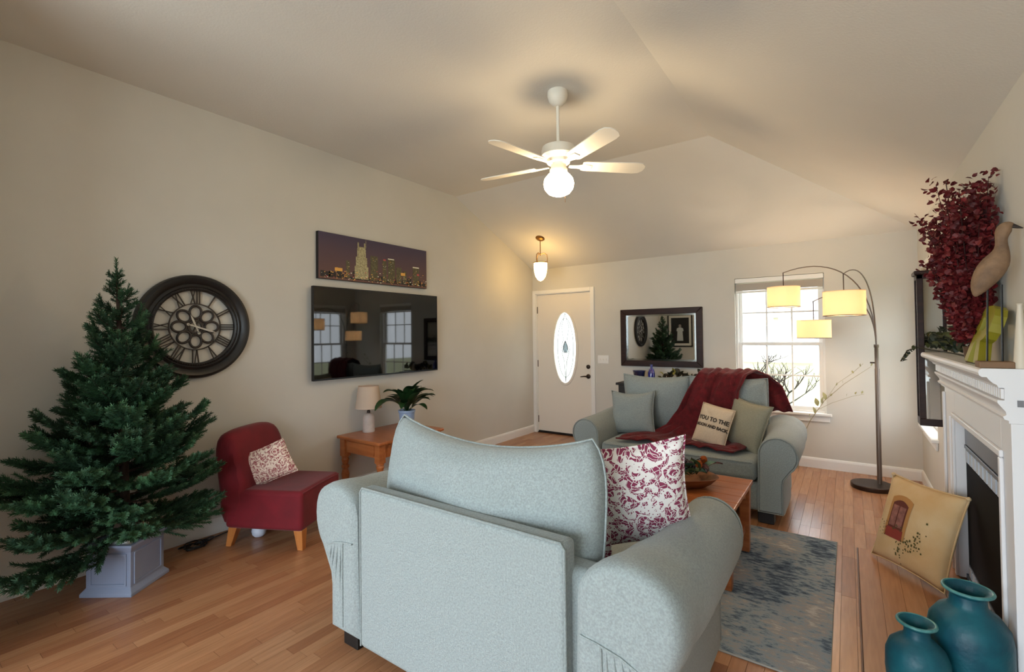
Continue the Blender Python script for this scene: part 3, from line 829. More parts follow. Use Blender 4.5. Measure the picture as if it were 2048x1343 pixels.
# ------------------------------------------------------------------ end table with lamp and plant
def turned_leg(x, y, h):
    mb = MB()
    mb.box(x - 0.033, x + 0.033, y - 0.033, y + 0.033, h - 0.16, h)
    prof = [(0.026, 0), (0.028, 0.02), (0.022, 0.05), (0.026, 0.10), (0.034, 0.17), (0.036, 0.20), (0.028, 0.235), (0.026, 0.245), (0.036, 0.26), (0.036, 0.275), (0.026, 0.285), (0.03, 0.31), (0.036, 0.33), (0.028, 0.345), (0.024, 0.352), (0.034, h - 0.175), (0.034, h - 0.16)]
    mb.lathe(prof, 20, (x, y, 0))
    return mb
def build_end_table():
    x0, x1, y0, y1, zt = -3.855, -3.255, 2.625, 3.42, 0.552
    c = ((x0 + x1) / 2, (y0 + y1) / 2, 0)
    root = thing('end_table', 'honey pine end table with turned legs below the television', 'table', c)
    hx, hy = (x1 - x0) / 2, (y1 - y0) / 2
    MB().box(-hx, hx, -hy, hy, zt - 0.028, zt).build('tabletop', WOOD_HONEY, root, bevel=0.008, seg=3)
    a = MB().box(-hx + 0.045, hx - 0.045, -hy + 0.04, -hy + 0.06, zt - 0.15, zt - 0.028).build('apron', WOOD_HONEY, root, bevel=0.003)
    MB().box(hx - 0.06, hx - 0.04, -hy + 0.045, hy - 0.045, zt - 0.15, zt - 0.028).build('apron', WOOD_HONEY, root, bevel=0.003)
    MB().box(-hx + 0.04, -hx + 0.06, -hy + 0.045, hy - 0.045, zt - 0.15, zt - 0.028).build('apron', WOOD_HONEY, root)
    MB().box(-hx + 0.045, hx - 0.045, hy - 0.06, hy - 0.04, zt - 0.15, zt - 0.028).build('apron', WOOD_HONEY, root)
    MB().box(-hx + 0.11, hx - 0.11, -hy + 0.032, -hy + 0.04, zt - 0.138, zt - 0.045).build('drawer_front', WOOD_HONEY, root, bevel=0.003)
    for sx in (-1, 1):
        for sy in (-1, 1):
            turned_leg(sx * (hx - 0.055), sy * (hy - 0.055), zt - 0.028).build('leg', WOOD_HONEY, root, smooth=40)
    # table lamp
    lp = thing('table_lamp', 'small table lamp with tapered cream shade and pale stone base', 'lamp', (-3.745, 2.90, zt))
    STONE = mat('pale_stone', (190, 178, 172), 0.6, var=0.12, var_scale=18)
    MB().lathe([(0.056, 0.0), (0.058, 0.01), (0.055, 0.03), (0.053, 0.13), (0.05, 0.15), (0.035, 0.17), (0.02, 0.178)], 28).build('base', STONE, lp, smooth=40)
    MB().lathe([(0.016, 0.178), (0.016, 0.20), (0.011, 0.202), (0.011, 0.28)], 16).build('socket', BRONZE, lp, smooth=40)
    sh = MB()
    sh.lathe([(0.122, 0.225), (0.095, 0.435), (0.0925, 0.435), (0.1195, 0.225)], 36, closed=True)
    so = sh.build('shade', translucent('cream_linen_shade', (226, 208, 190), 0.35), lp, smooth=40)
    MB().tube([(0.121 * math.cos(2 * PI * k / 36), 0.121 * math.sin(2 * PI * k / 36), 0.227) for k in range(36)], 0.003, 6, closed=True).build('shade_trim', mat('cream_trim', (214, 196, 178), 0.8), so)
    # peace lily
    pl = thing('potted_plant', 'leafy green peace lily in a pale blue pot on the end table', 'plant', (-3.585, 3.235, zt))
    MB().lathe([(0.062, 0.0), (0.066, 0.01), (0.078, 0.15), (0.084, 0.155), (0.084, 0.175), (0.075, 0.175), (0.07, 0.14), (0.001, 0.14)], 32).build('pot', mat('pale_blue_glaze', (150, 172, 204), 0.35), pl, smooth=40)
    rnd = random.Random(3)
    LEAF = mat('peace_lily_leaf', (26, 56, 26), 0.38, var=0.3, var_scale=14, objrand=0.35)
    metas = []
    for vi in range(4):
        L, Wd, droop = [(0.26, 0.036, 0.9), (0.30, 0.032, 1.25), (0.22, 0.040, 0.5), (0.32, 0.036, 1.5)][vi]
        def fn(a, b, L=L, Wd=Wd, droop=droop):
            # stalk then blade curving over
            t = b
            ang = R(66) - droop * t ** 1.3
            # integrate the curve
            x = z = 0.0; N = 14
            for k in range(N):
                tt = t * (k + 0.5) / N; an = R(70) - droop * 1.25 * tt ** 1.4
                x += math.cos(an) * L * t / N; z += math.sin(an) * L * t / N
            wd = 0.003 if t < 0.30 else 0.003 + Wd * math.sin(PI * min(1, (t - 0.30) / 0.70)) ** 0.8
            v = a * 2 - 1
            return (x, v * wd, z + abs(v) * wd * 0.35)
        metas.append(MB().grid(5, 13, fn).mesh('leaf', LEAF, 60))
    for k in range(44):
        me = metas[k % 4]
        o = link_mesh('leaf', me, pl)
        az = k * 2.39996 + rnd.uniform(-.2, .2)
        tilt = rnd.uniform(-0.45, 0.35)
        r = 0.02 * rnd.random()
        o.location = (r * math.cos(az), r * math.sin(az), 0.135)
        sc = rnd.uniform(1.05, 1.5)
        if math.cos(az) < -0.3: sc *= 0.72; tilt -= 0.25
        o.rotation_euler = (0, tilt, az); o.scale = (sc, sc, sc)
build_end_table()

# ------------------------------------------------------------------ television and skyline canvas
def build_tv():
    t = thing('television', 'large flat black television on the wall above end table', 'television', (XL, 3.138, 1.49))
    hw, hh = 0.768, 0.420
    MB().box(0.001, 0.045, -0.3, 0.3, -0.2, 0.2).build('wall_bracket', BLACK, t)
    MB().box(0.04, 0.068, -hw, hw, -hh, hh).build('back_shell', BLACK, t, bevel=0.004)
    m = MB()
    m.box(0.0685, 0.073, -hw, hw, hh - 0.008, hh).box(0.0685, 0.073, -hw, hw, -hh, -hh + 0.014).box(0.0685, 0.073, -hw, -hw + 0.008, -hh + 0.014, hh - 0.008).box(0.0685, 0.073, hw - 0.008, hw, -hh + 0.014, hh - 0.008)
    m.build('bezel', mat('tv_bezel', (30, 32, 34), 0.3, 0.5), t)
    MB().box(0.0685, 0.0705, -hw + 0.008, hw - 0.008, -hh + 0.014, hh - 0.008).build('screen', mat('tv_screen', (2, 3, 4), 0.03, spec=0.6), t)
build_tv()
def build_canvas():
    t = thing('skyline_canvas', 'wide canvas print of a city skyline at night above the television', 'picture', (XL, 3.11, 2.199))
    hw, hh = 0.668, 0.213
    MB().box(0.001, 0.038, -hw, hw, -hh, hh).build('stretched_canvas', mat('canvas_edge', (24, 20, 22), 0.7), t, bevel=0.003)
    rnd = random.Random(11)
    # local: y to the right as seen from the room, z up
    def flat(name, rects, mtl, d):
        mb = MB()
        for (a, b, c, e) in rects: mb.box(0.0385, 0.0385 + d, a, b, c, e)
        mb.build(name, mtl, t)
    sky = bpy.data.materials.new('dusk_sky_print'); sky.use_nodes = True
    nt = sky.node_tree; b = nt.nodes['Principled BSDF']; b.inputs['Roughness'].default_value = 0.7
    tc = nt.nodes.new('ShaderNodeTexCoord'); sx = nt.nodes.new('ShaderNodeSeparateXYZ'); mr = nt.nodes.new('ShaderNodeMapRange'); rp = nt.nodes.new('ShaderNodeValToRGB')
    mr.inputs['From Min'].default_value = -hh; mr.inputs['From Max'].default_value = hh
    nt.links.new(tc.outputs['Object'], sx.inputs[0]); nt.links.new(sx.outputs['Z'], mr.inputs['Value']); nt.links.new(mr.outputs['Result'], rp.inputs['Fac'])
    rp.color_ramp.elements[0].color = lin((104, 76, 70)); rp.color_ramp.elements[1].color = lin((66, 58, 82))
    nt.links.new(rp.outputs['Color'], b.inputs['Base Color'])
    flat('sky_print', [(-hw + 0.002, hw - 0.002, -hh + 0.002, hh - 0.002)], sky, 0.0008)
    def px(x, y): return ((x - 575) / 430 * hw, (hh * 1) - y * 2 * hh)   # helper in print space
    DARK = mat('print_building_dark', (46, 44, 44), 0.7); MID = mat('print_building_olive', (104, 100, 72), 0.7, rgb2=(70, 66, 52), var_scale=60)
    PALE = mat('print_building_lit', (196, 190, 150), 0.7, rgb2=(120, 112, 84), var_scale=90)
    base = -hh + 0.05
    dark, mid = [], []
    for k in range(30):
        y = -hw + 0.02 + k * (2 * hw - 0.05) / 30
        dark.append((y, y + rnd.uniform(0.025, 0.06), -hh + 0.02, base + rnd.uniform(-0.01, 0.05)))
    for (a, b_, top) in ((-0.10, -0.01, 0.06), (0.05, 0.10, 0.03), (0.12, 0.21, 0.05), (0.23, 0.30, -0.02), (0.32, 0.37, -0.05), (0.46, 0.55, 0.0), (-0.38, -0.34, -0.02)):
        mid.append((a, b_, -hh + 0.03, top))
    flat('skyline_low_print', dark, DARK, 0.0012)
    for k_, q_ in enumerate(mid): flat('tower_print', [q_], MID, 0.0016 + 0.0001 * k_)
    # the tallest tower: stepped shaft with twin spires
    flat('tall_tower_print', [(-0.285, -0.125, -hh + 0.03, -0.06), (-0.27, -0.14, -0.06, 0.03), (-0.255, -0.155, 0.03, 0.11), (-0.25, -0.235, 0.11, 0.17), (-0.175, -0.16, 0.11, 0.17), (-0.232, -0.178, 0.11, 0.13), (-0.155, -0.152, 0.12, 0.205)], PALE, 0.002)
    lights = {'warm': [], 'red': [], 'white': []}
    for k in range(150):
        y = rnd.uniform(-hw + 0.01, hw - 0.02); z = -hh + 0.008 + abs(rnd.gauss(0, 0.045))
        s = rnd.uniform(0.003, 0.009)
        lights[rnd.choice(['warm', 'warm', 'red', 'white'])].append((y, y + s * 1.6, z, z + s))
    for k in range(70):
        (a, b_, c0, top) = rnd.choice(mid)
        y = rnd.uniform(a, b_ - 0.008); z = rnd.uniform(c0, top - 0.006)
        lights['white' if rnd.random() < .4 else 'warm'].append((y, y + 0.006, z, z + 0.004))
    lights['white'] += [(0.46, 0.55, 0.0, 0.012), (0.12, 0.2, 0.05, 0.06)]
    lights['red'] += [(0.06, 0.09, 0.03, 0.045), (0.52, 0.55, -0.08, -0.06)]
    lights['warm'] += [(0.29, 0.35, -0.10, -0.07), (-0.50, -0.42, -0.13, -0.10)]
    flat('warm_lights_print', lights['warm'], mat('print_warm', (224, 170, 84), 0.7), 0.0024)
    flat('red_lights_print', lights['red'], mat('print_red', (190, 84, 84), 0.7), 0.0024)
    flat('white_lights_print', lights['white'], mat('print_white', (226, 226, 206), 0.7), 0.0024)
build_canvas()

# ------------------------------------------------------------------ open-face wall clock
def build_clock():
    cy, cz = 1.475, 1.541
    t = thing('wall_clock', 'large round black wall clock with open roman numeral face', 'clock', (XL, cy, cz))
    CB = mat('clock_black', (24, 22, 22), 0.42, var=0.3, var_scale=20); CI = mat('clock_iron', (58, 52, 50), 0.5, 0.3)
    prof = [(0.262, 0.008), (0.262, 0.035), (0.272, 0.042), (0.284, 0.036), (0.292, 0.042), (0.31, 0.034), (0.328, 0.052), (0.35, 0.058), (0.368, 0.046), (0.376, 0.026), (0.376, 0.006), (0.36, 0.002), (0.28, 0.002)]
    MB().lathe(prof, 72, axis='x', closed=True).build('rim', CB, t, smooth=30)
    bead = MB()
    bead.lathe([(0.0001, -0.004), (0.0036, -0.002), (0.0045, 0), (0.0036, 0.002), (0.0001, 0.004)], 6, axis='x')
    bm_ = MB()
    for k in range(110):
        a = 2 * PI * k / 110
        vv = [(v[0] + 0.041, v[1] + 0.277 * math.sin(a), v[2] + 0.277 * math.cos(a)) for v in bead.v]
        bm_.add(vv, bead.f)
    o = bm_.build('beading', CI, t, smooth=60); o['kind'] = 'stuff'
    def P(u, r, th, d):       # u tangential, r radial, th clockwise from 12 as seen from the room
        y = r * math.sin(th) + u * math.cos(th); z = r * math.cos(th) - u * math.sin(th)
        return (d, y, z)
    def stroke(mb, u0, r0, u1, r1, wd, th):
        du, dr = u1 - u0, r1 - r0; L = math.hypot(du, dr); nu, nr = -dr / L * wd / 2, du / L * wd / 2
        q = [(u0 + nu, r0 + nr), (u0 - nu, r0 - nr), (u1 - nu, r1 - nr), (u1 + nu, r1 + nr)]
        mb.prism(q, lambda a, b, d: P(a, b, th, d), 0.012, 0.02)
    names = ['XII', 'I', 'II', 'III', 'IIII', 'V', 'VI', 'VII', 'VIII', 'IX', 'X', 'XI']
    for k, s in enumerate(names):
        th = 2 * PI * k / 12; mb = MB()
        wds = {'I': 0.017, 'V': 0.036, 'X': 0.036}
        tot = sum(wds[c] for c in s); u = -tot / 2
        for c in s:
            w = wds[c]; m = u + w / 2
            if c == 'I': stroke(mb, m, 0.168, m, 0.264, 0.0075, th)
            elif c == 'V':
                stroke(mb, u + 0.005, 0.264, m, 0.168, 0.0075, th); stroke(mb, u + w - 0.005, 0.264, m, 0.168, 0.005, th)
            else:
                stroke(mb, u + 0.004, 0.264, u + w - 0.004, 0.168, 0.0075, th); stroke(mb, u + w - 0.004, 0.264, u + 0.004, 0.168, 0.005, th)
            u += w
        mb.build('numeral', CI, t)
    ringm = MB()
    ringm.lathe([(0.163, 0.012), (0.163, 0.02), (0.171, 0.02), (0.171, 0.012)], 56, axis='x', closed=True)
    ringm.build('inner_ring', CI, t)
    for k in range(8):
        th = 2 * PI * k / 8
        MB().tube([P(0.038 * math.cos(a), 0.105 + 0.046 * math.sin(a), th, 0.018) for a in [2 * PI * j / 20 for j in range(20)]], 0.0085, 8, closed=True).build('scroll', CI, t, smooth=60)
    g = MB()
    g.lathe([(0.036, 0.010), (0.036, 0.024), (0.052, 0.024), (0.052, 0.010)], 32, axis='x', closed=True)
    for k in range(12):
        th = 2 * PI * k / 12
        stroke(g, 0, 0.050, 0, 0.064, 0.010, th)
    for k in range(4): stroke(g, 0, 0.0, 0, 0.04, 0.008, 2 * PI * k / 4 + 0.4)
    g.build('gear_hub', CI, t)
    SILV = mat('hand_silver', (214, 212, 206), 0.3, 0.4)
    for nm, th, L, back in (('minute_hand', R(108), 0.150, 0.055), ('hour_hand', R(-22), 0.095, 0.05)):
        mb = MB(); dd = 0.026 if nm == 'hour_hand' else 0.031
        mb.prism([(-0.004, -back), (0.004, -back), (0.0065, L * 0.6), (0.0, L), (-0.0065, L * 0.6)], lambda a, b, d: P(a, b, th, d), dd, dd + 0.003)
        mb.lathe([(0.010, dd), (0.010, dd + 0.003)], 16, axis='x', c=(0, -math.sin(th) * back, -math.cos(th) * back))
        mb.build(nm, SILV, t)
build_clock()

# ------------------------------------------------------------------ artificial spruce in a square planter
def build_tree():
    cx, cy = -3.525, 0.98
    rot = R(35)
    pt = thing('square_planter', 'grey-blue square planter with recessed panels holding the spruce', 'planter', (cx, cy, 0), rot)
    PG = mat('planter_grey_blue', (140, 152, 178), 0.5)
    hb = 0.148; hb2 = 0.128; H = 0.288
    body = MB()
    def sq(a, z): return [(-a, -a, z), (a, -a, z), (a, a, z), (-a, a, z)]
    levels = [(hb, 0.0), (hb, 0.018), (hb2, 0.045), (hb2, H - 0.045), (hb2 + 0.006, H - 0.035), (hb2 + 0.018, H - 0.012), (hb2 + 0.018, H), (hb2 - 0.008, H), (hb2 - 0.008, H - 0.05)]
    vs_, fs_ = [], []
    for a, z in levels: vs_ += sq(a, z)
    for i in range(len(levels) - 1):
        for k in range(4): fs_.append((i * 4 + k, i * 4 + (k + 1) % 4, (i + 1) * 4 + (k + 1) % 4, (i + 1) * 4 + k))
    fs_.append((3, 2, 1, 0)); n = (len(levels) - 1) * 4; fs_.append((n, n + 1, n + 2, n + 3))
    body.add(vs_, fs_).build('body', PG, pt, bevel=0.003)
    for k in range(4):
        a = k * PI / 2
        m = MB(); i = 0.095; o_ = 0.106; z0, z1 = 0.066, H - 0.062
        m.ringprism([(-o_, z0 - 0.011), (o_, z0 - 0.011), (o_, z1 + 0.011), (-o_, z1 + 0.011)], [(-i, z0), (i, z0), (i, z1), (-i, z1)], lambda p, q, d: (p, -d, q), hb2 + 0.0003, hb2 + 0.006)
        o = m.build('panel_moulding', PG, pt, bevel=0.002); o.rotation_euler = (0, 0, a)
    tr = thing('spruce_tree', 'undecorated artificial spruce tree standing in a grey planter', 'tree', (cx, cy, 0.245))
    tr.rotation_euler = (0.03, -0.01, 0)
    TR = mat('spruce_trunk', (58, 42, 32), 0.9)
    NEED = mat('spruce_needles', (24, 54, 38), 0.7, rgb2=(54, 92, 58), var_scale=7, objrand=0.3)
    MB().tube([(0, 0, -0.005), (0.004, 0, 0.6), (0, 0.004, 1.2), (0, 0, 1.62)], [0.026, 0.022, 0.014, 0.006], 8).build('trunk', TR, tr)
    rnd = random.Random(21)
    def twig(mb, p, d, L, dens=600, nl=0.021):
        """a needle-clad twig"""
        d = Vector(d).normalized(); p = Vector(p)
        s = d.orthogonal().normalized(); b = d.cross(s)
        n = max(8, int(L * dens))
        for k in range(n):
            f = k / n
            q = p + d * L * f
            a = k * 2.4 + rnd.uniform(-.3, .3)
            rad = s * math.cos(a) + b * math.sin(a)
            tip = q + rad * nl * (1 - 0.35 * f) + d * nl * 0.75
            sd = d.cross(rad).normalized() * 0.0029
            v = [q + sd, q - sd, tip - sd * 0.5, tip + sd * 0.5]
            mb.add(v, [(0, 1, 2, 3)])
    def branch_mesh(L, seed):
        rnd.seed(seed)
        mb = MB()
        # along +x, drooping a little then lifting at the tip
        def ax(t): return Vector((L * t, 0.03 * L * math.sin(3 * t + seed), -0.10 * L * math.sin(t * 2.6) + 0.12 * L * t * t))
        N = 8
        for k in range(N):
            a, b = ax(k / N), ax((k + 1) / N)
            if k >= 1: twig(mb, a, b - a, (b - a).length, 560)
        m = max(2, int(L / 0.062))
        for k in range(m):
            t = 0.22 + 0.72 * k / m
            for s in (-1, 1):
                l = L * 0.36 * (1 - 0.62 * t) + 0.035
                d = (ax(min(1, t + .05)) - ax(t)).normalized() + Vector((0, s * rnd.uniform(0.55, 1.0), rnd.uniform(-0.12, 0.42)))
                twig(mb, ax(t), d, l * rnd.uniform(0.75, 1.15))
                if l > 0.1:
                    e = ax(t) + d.normalized() * l * 0.5
                    twig(mb, e, d.normalized() + Vector((0.4, -s * 0.9, rnd.uniform(-.1, .4))), l * 0.5)
            if rnd.random() < 0.7:
                twig(mb, ax(t), Vector((0.8, rnd.uniform(-.4, .4), 0.7)), 0.05 + 0.05 * rnd.random())
        me = mb.mesh('branch', NEED)
        bm = MB().tube([ax(k / N) for k in range(N + 1)], [max(0.0012, 0.0062 * (1 - k / N * 0.8)) for k in range(N + 1)], 5)
        me2 = bm.mesh('stem', TR)
        return me, me2
    sizes = [0.62, 0.52, 0.42, 0.32, 0.22, 0.13]
    lib = {L: [branch_mesh(L, 10 * i + j) for j in range(2)] for i, L in enumerate(sizes)}
    ext = {(L, j): [v_.co.copy() for v_ in lib[L][j][0].vertices][::7] for L in sizes for j in range(2)}
    tr_m = Matrix.LocRotScale(tr.location, tr.rotation_euler, None)
    z = 0.10; az = 0.3; k = 0
    rnd.seed(5)
    while z < 1.60:
        f = (z - 0.10) / 1.55
        Rm = 0.575 * (1 - f) ** 0.95 + 0.022
        for j in range(4 if z < 1.0 else (3 if z < 1.25 else 2)):
            az += 2.39996 + rnd.uniform(-.25, .25)
            L = Rm * rnd.uniform(0.82, 1.12)
            c = math.cos(az)
            if c < 0: L = min(L, 0.315 / max(0.3, -c))          # the wall is close behind
            if math.cos(az - R(60)) > 0.3: L = min(L, 0.50)
            if math.sin(az) < 0: L = min(L, 0.78 / max(0.3, -math.sin(az)))
            base = min(sizes, key=lambda s: abs(s - L))
            me, me2 = lib[base][k % 2]
            o = link_mesh('branch', me, tr); s_ = L / base
            o.location = (0, 0, z); o.scale = (s_, s_, s_)
            o.rotation_euler = (rnd.uniform(-.3, .3), -R(4 + 34 * f + rnd.uniform(-7, 9)) if z > 0.2 else -R(rnd.uniform(-12, 4)), az)
            link_mesh('stem', me2, o)
            for _ in range(14):                                   # keep every needle clear of the wall
                mw = tr_m @ Matrix.LocRotScale(o.location, o.rotation_euler, o.scale)
                if min((mw @ q).x for q in ext[(base, k % 2)]) > XL + 0.02: break
                o.scale = [v_ * 0.92 for v_ in o.scale]
            k += 1
        z += 0.046 if z < 1.0 else 0.05
    lm = MB(); rnd.seed(77); twig(lm, (0, 0, 1.50), (0, 0, 1), 0.19, 560)
    for q in range(7):
        a = q * 2.4; twig(lm, (0, 0, 1.44 + 0.025 * q), (math.cos(a), math.sin(a), 1.2), 0.07 - 0.005 * q)
    lm.build('leader', NEED, tr)
    # scrap of white liner showing inside the planter
    lr = pillow_mb(0.17, 0.15, 0.07, 9, 0.1, 0, 0.006, 2).build('planter_liner', mat('white_liner', (226, 232, 240), 0.8)); weld(lr)
    lr.location = (cx + 0.045, cy - 0.045, 0.272); lr.rotation_euler = (0.2, -0.1, rot)
    tag(lr, 'crumpled white liner showing at the rim of the tree planter', 'liner')
build_tree()

# ------------------------------------------------------------------ coffee table, rug, centrepiece
def build_rug():
    m = bpy.data.materials.new('distressed_rug'); m.use_nodes = True
    nt = m.node_tree; b = nt.nodes['Principled BSDF']; b.inputs['Roughness'].default_value = 1.0; b.inputs['Specular IOR Level'].default_value = 0.1
    tc = nt.nodes.new('ShaderNodeTexCoord')
    n1 = nt.nodes.new('ShaderNodeTexNoise'); n1.inputs['Scale'].default_value = 2.6; n1.inputs['Detail'].default_value = 3
    n2 = nt.nodes.new('ShaderNodeTexNoise'); n2.inputs['Scale'].default_value = 26; n2.inputs['Detail'].default_value = 6; n2.inputs['Roughness'].default_value = 0.7
    mp = nt.nodes.new('ShaderNodeMapping'); mp.inputs['Scale'].default_value = (0.7, 1.6, 1)
    nt.links.new(tc.outputs['Object'], n1.inputs['Vector']); nt.links.new(tc.outputs['Object'], mp.inputs['Vector']); nt.links.new(mp.outputs['Vector'], n2.inputs['Vector'])
    ad = nt.nodes.new('ShaderNodeMath'); ad.operation = 'ADD'; nt.links.new(n1.outputs['Fac'], ad.inputs[0]); nt.links.new(n2.outputs['Fac'], ad.inputs[1])
    sc = nt.nodes.new('ShaderNodeMath'); sc.operation = 'MULTIPLY'; sc.inputs[1].default_value = 0.5; nt.links.new(ad.outputs[0], sc.inputs[0])
    rp = nt.nodes.new('ShaderNodeValToRGB'); e = rp.color_ramp.elements
    e[0].position = 0.38; e[0].color = lin((62, 74, 90)); e[1].position = 0.64; e[1].color = lin((190, 188, 184))
    x = e.new(0.45); x.color = lin((98, 112, 128)); x = e.new(0.50); x.color = lin((142, 156, 166)); x = e.new(0.57); x.color = lin((158, 152, 150))
    nt.links.new(sc.outputs[0], rp.inputs['Fac']); nt.links.new(rp.outputs['Color'], b.inputs['Base Color'])
    bp = nt.nodes.new('ShaderNodeBump'); bp.inputs['Strength'].default_value = 0.5; bp.inputs['Distance'].default_value = 0.01
    n3 = nt.nodes.new('ShaderNodeTexNoise'); n3.inputs['Scale'].default_value = 260
    nt.links.new(tc.outputs['Object'], n3.inputs['Vector']); nt.links.new(n3.outputs['Fac'], bp.inputs['Height']); nt.links.new(bp.outputs['Normal'], b.inputs['Normal'])
    t = thing('area_rug', 'distressed blue and grey area rug under the coffee table', 'rug', (-1.24, 3.14, 0))
    hx, hy = 1.152, 0.815
    MB().box(-hx, hx, -hy, hy, 0.0006, 0.009).build('pile', m, t, bevel=0.003)
    MB().tube([(-hx, -hy, 0.005), (hx, -hy, 0.005), (hx, hy, 0.005), (-hx, hy, 0.005)], 0.0045, 6, closed=True).build('bound_edge', mat('rug_binding', (158, 156, 150), 0.95), t)
build_rug()

def build_coffee_table():
    zr = 0.0095
    t = thing('coffee_table', 'honey pine coffee table with lower stretcher on the rug', 'table', (-1.135, 3.185, zr))
    hx, hy, H = 0.60, 0.335, 0.46
    # top boards
    nb = 5; bw = 2 * hy / nb
    for k in range(nb):
        MB().box(-hx, hx, -hy + k * bw + 0.0006, -hy + (k + 1) * bw - 0.0006, H - 0.026, H).build('top_board', WOOD_HONEY, t, bevel=0.004)
    for sy in (-1, 1):
        # scalloped side apron
        pts = [(-hx + 0.05, H - 0.027)] + [(-hx + 0.05 + (2 * hx - 0.1) * k / 16, H - 0.105 + 0.03 * math.sin(PI * k / 16) ** 0.6) for k in range(17)] + [(hx - 0.05, H - 0.027)]
        MB().prism(pts, lambda a, b, d: (a, d, b), sy * (hy - 0.045) - 0.01, sy * (hy - 0.045) + 0.01).build('apron', WOOD_HONEY, t, bevel=0.002)
    for sx in (-1, 1):
        pts = [(-hy + 0.05, H - 0.027)] + [(-hy + 0.05 + (2 * hy - 0.1) * k / 16, H - 0.13 + 0.055 * math.sin(PI * k / 16) ** 0.6) for k in range(17)] + [(hy - 0.05, H - 0.027)]
        MB().prism(pts, lambda a, b, d: (d, a, b), sx * (hx - 0.045) - 0.01, sx * (hx - 0.045) + 0.01).build('apron', WOOD_HONEY, t, bevel=0.002)
        MB().prism([(-hy + 0.05, 0.13), (-hy + 0.05, 0.175), (hy - 0.05, 0.175), (hy - 0.05, 0.13)], lambda a, b, d: (d, a, b), sx * (hx - 0.05) - 0.012, sx * (hx - 0.05) + 0.012).build('stretcher', WOOD_HONEY, t, bevel=0.003)
        for sy in (-1, 1):
            x, y = sx * (hx - 0.045), sy * (hy - 0.045)
            a, b = 0.033, 0.025
            MB().add([(x - a, y - a, H - 0.027), (x + a, y - a, H - 0.027), (x + a, y + a, H - 0.027), (x - a, y + a, H - 0.027), (x - b, y - b, 0), (x + b, y - b, 0), (x + b, y + b, 0), (x - b, y + b, 0)],
                     [(0, 1, 2, 3), (7, 6, 5, 4), (0, 4, 5, 1), (1, 5, 6, 2), (2, 6, 7, 3), (3, 7, 4, 0)]).build('leg', WOOD_HONEY, t, bevel=0.004)
    MB().box(-hx + 0.062, hx - 0.062, -hy + 0.08, hy - 0.08, 0.155, 0.172).build('lower_shelf', WOOD_HONEY, t, bevel=0.003)
    # dough bowl
    zt = zr + H
    bw_ = thing('dough_bowl', 'carved oblong wooden dough bowl on the coffee table', 'bowl', (-0.885, 3.14, zt), R(35))
    mb = MB(); N = 36
    def ring(a, b, z): return [(a * math.copysign(abs(math.cos(2 * PI * k / N)) ** 0.7, math.cos(2 * PI * k / N)), b * math.copysign(abs(math.sin(2 * PI * k / N)) ** 0.7, math.sin(2 * PI * k / N)), z) for k in range(N)]
    rings = [ring(0.13, 0.07, 0.0), ring(0.17, 0.10, 0.025), ring(0.205, 0.128, 0.062), ring(0.215, 0.134, 0.068), ring(0.20, 0.12, 0.066), ring(0.165, 0.092, 0.032), ring(0.12, 0.062, 0.014)]
    vs_ = [v for r_ in rings for v in r_]; fs_ = []
    for i in range(len(rings) - 1):
        for k in range(N): fs_.append((i * N + k, i * N + (k + 1) % N, (i + 1) * N + (k + 1) % N, (i + 1) * N + k))
    fs_.append(tuple(reversed(range(N)))); fs_.append(tuple((len(rings) - 1) * N + k for k in range(N)))
    mb.add(vs_, fs_).build('bowl_body', mat('worn_bowl_wood', (150, 98, 60), 0.6, rgb2=(112, 68, 42), var_scale=6, stretch=(1, 6, 6)), bw_, smooth=50)
    ar = thing('autumn_centrepiece', 'autumn arrangement of leaves, grapes and orange blooms in dough bowl', 'arrangement', (-0.885, 3.14, zt + 0.016), R(35))
    ar.scale = (1.22, 1.22, 1.3)
    rnd = random.Random(31)
    lm = MB().grid(5, 7, lambda a, b: ((a - .5) * 0.055 * math.sin(PI * (0.08 + 0.9 * b)), b * 0.10, 0.018 * math.sin(b * 3) + 0.012 * abs(a - .5)))
    greens = [mat('olive_leaf', (70, 84, 48), 0.6), mat('teal_leaf', (84, 116, 100), 0.6), mat('rust_leaf', (150, 78, 38), 0.6), mat('plum_leaf', (70, 34, 44), 0.6)]
    mes = [lm.mesh('leaf', g, 60) for g in greens]
    for k in range(46):
        o = link_mesh('leaf', mes[[0, 1, 0, 2, 3, 0, 1][k % 7]], ar)
        a = rnd.uniform(0, 6.28); r = rnd.random() ** 0.5
        o.location = (0.135 * r * math.cos(a), 0.068 * r * math.sin(a), 0.045 + 0.035 * rnd.random())
        o.rotation_euler = (rnd.uniform(-0.1, 0.9), rnd.uniform(-.5, .5), rnd.uniform(0, 6.28)); s = rnd.uniform(0.6, 1.0); o.scale = (s, s, s)
    sph = lambda r: MB().lathe([(r * math.sin(PI * k / 8), -r * math.cos(PI * k / 8)) for k in range(9)], 12)
    gm = sph(0.013).mesh('grape', mat('dark_grape', (42, 18, 34), 0.3), 60)
    for k in range(40):
        o = link_mesh('grape', gm, ar)
        a = rnd.uniform(0, 6.28); r = rnd.random() ** .5
        o.location = (-0.02 + 0.09 * r * math.cos(a), 0.05 * r * math.sin(a), 0.075 + 0.05 * (1 - r) + 0.01 * rnd.random())
    pm = MB().grid(5, 5, lambda a, b: ((a - .5) * 0.03 * math.sin(PI * (0.1 + .8 * b)), b * 0.032, 0.02 * b * b)).mesh('petal', mat('orange_petal', (196, 110, 52), 0.7), 60)
    for q, (bx, by, bz) in enumerate(((0.115, 0.01, 0.095), (0.07, -0.04, 0.085))):
        for k in range(9):
            o = link_mesh('petal', pm, ar); o.location = (bx, by, bz); o.rotation_euler = (0.5 + 0.4 * (k % 2), 0, k * 0.7)
    pe = sph(0.024).mesh('pod', mat('pale_green_pod', (176, 178, 120), 0.6), 60)
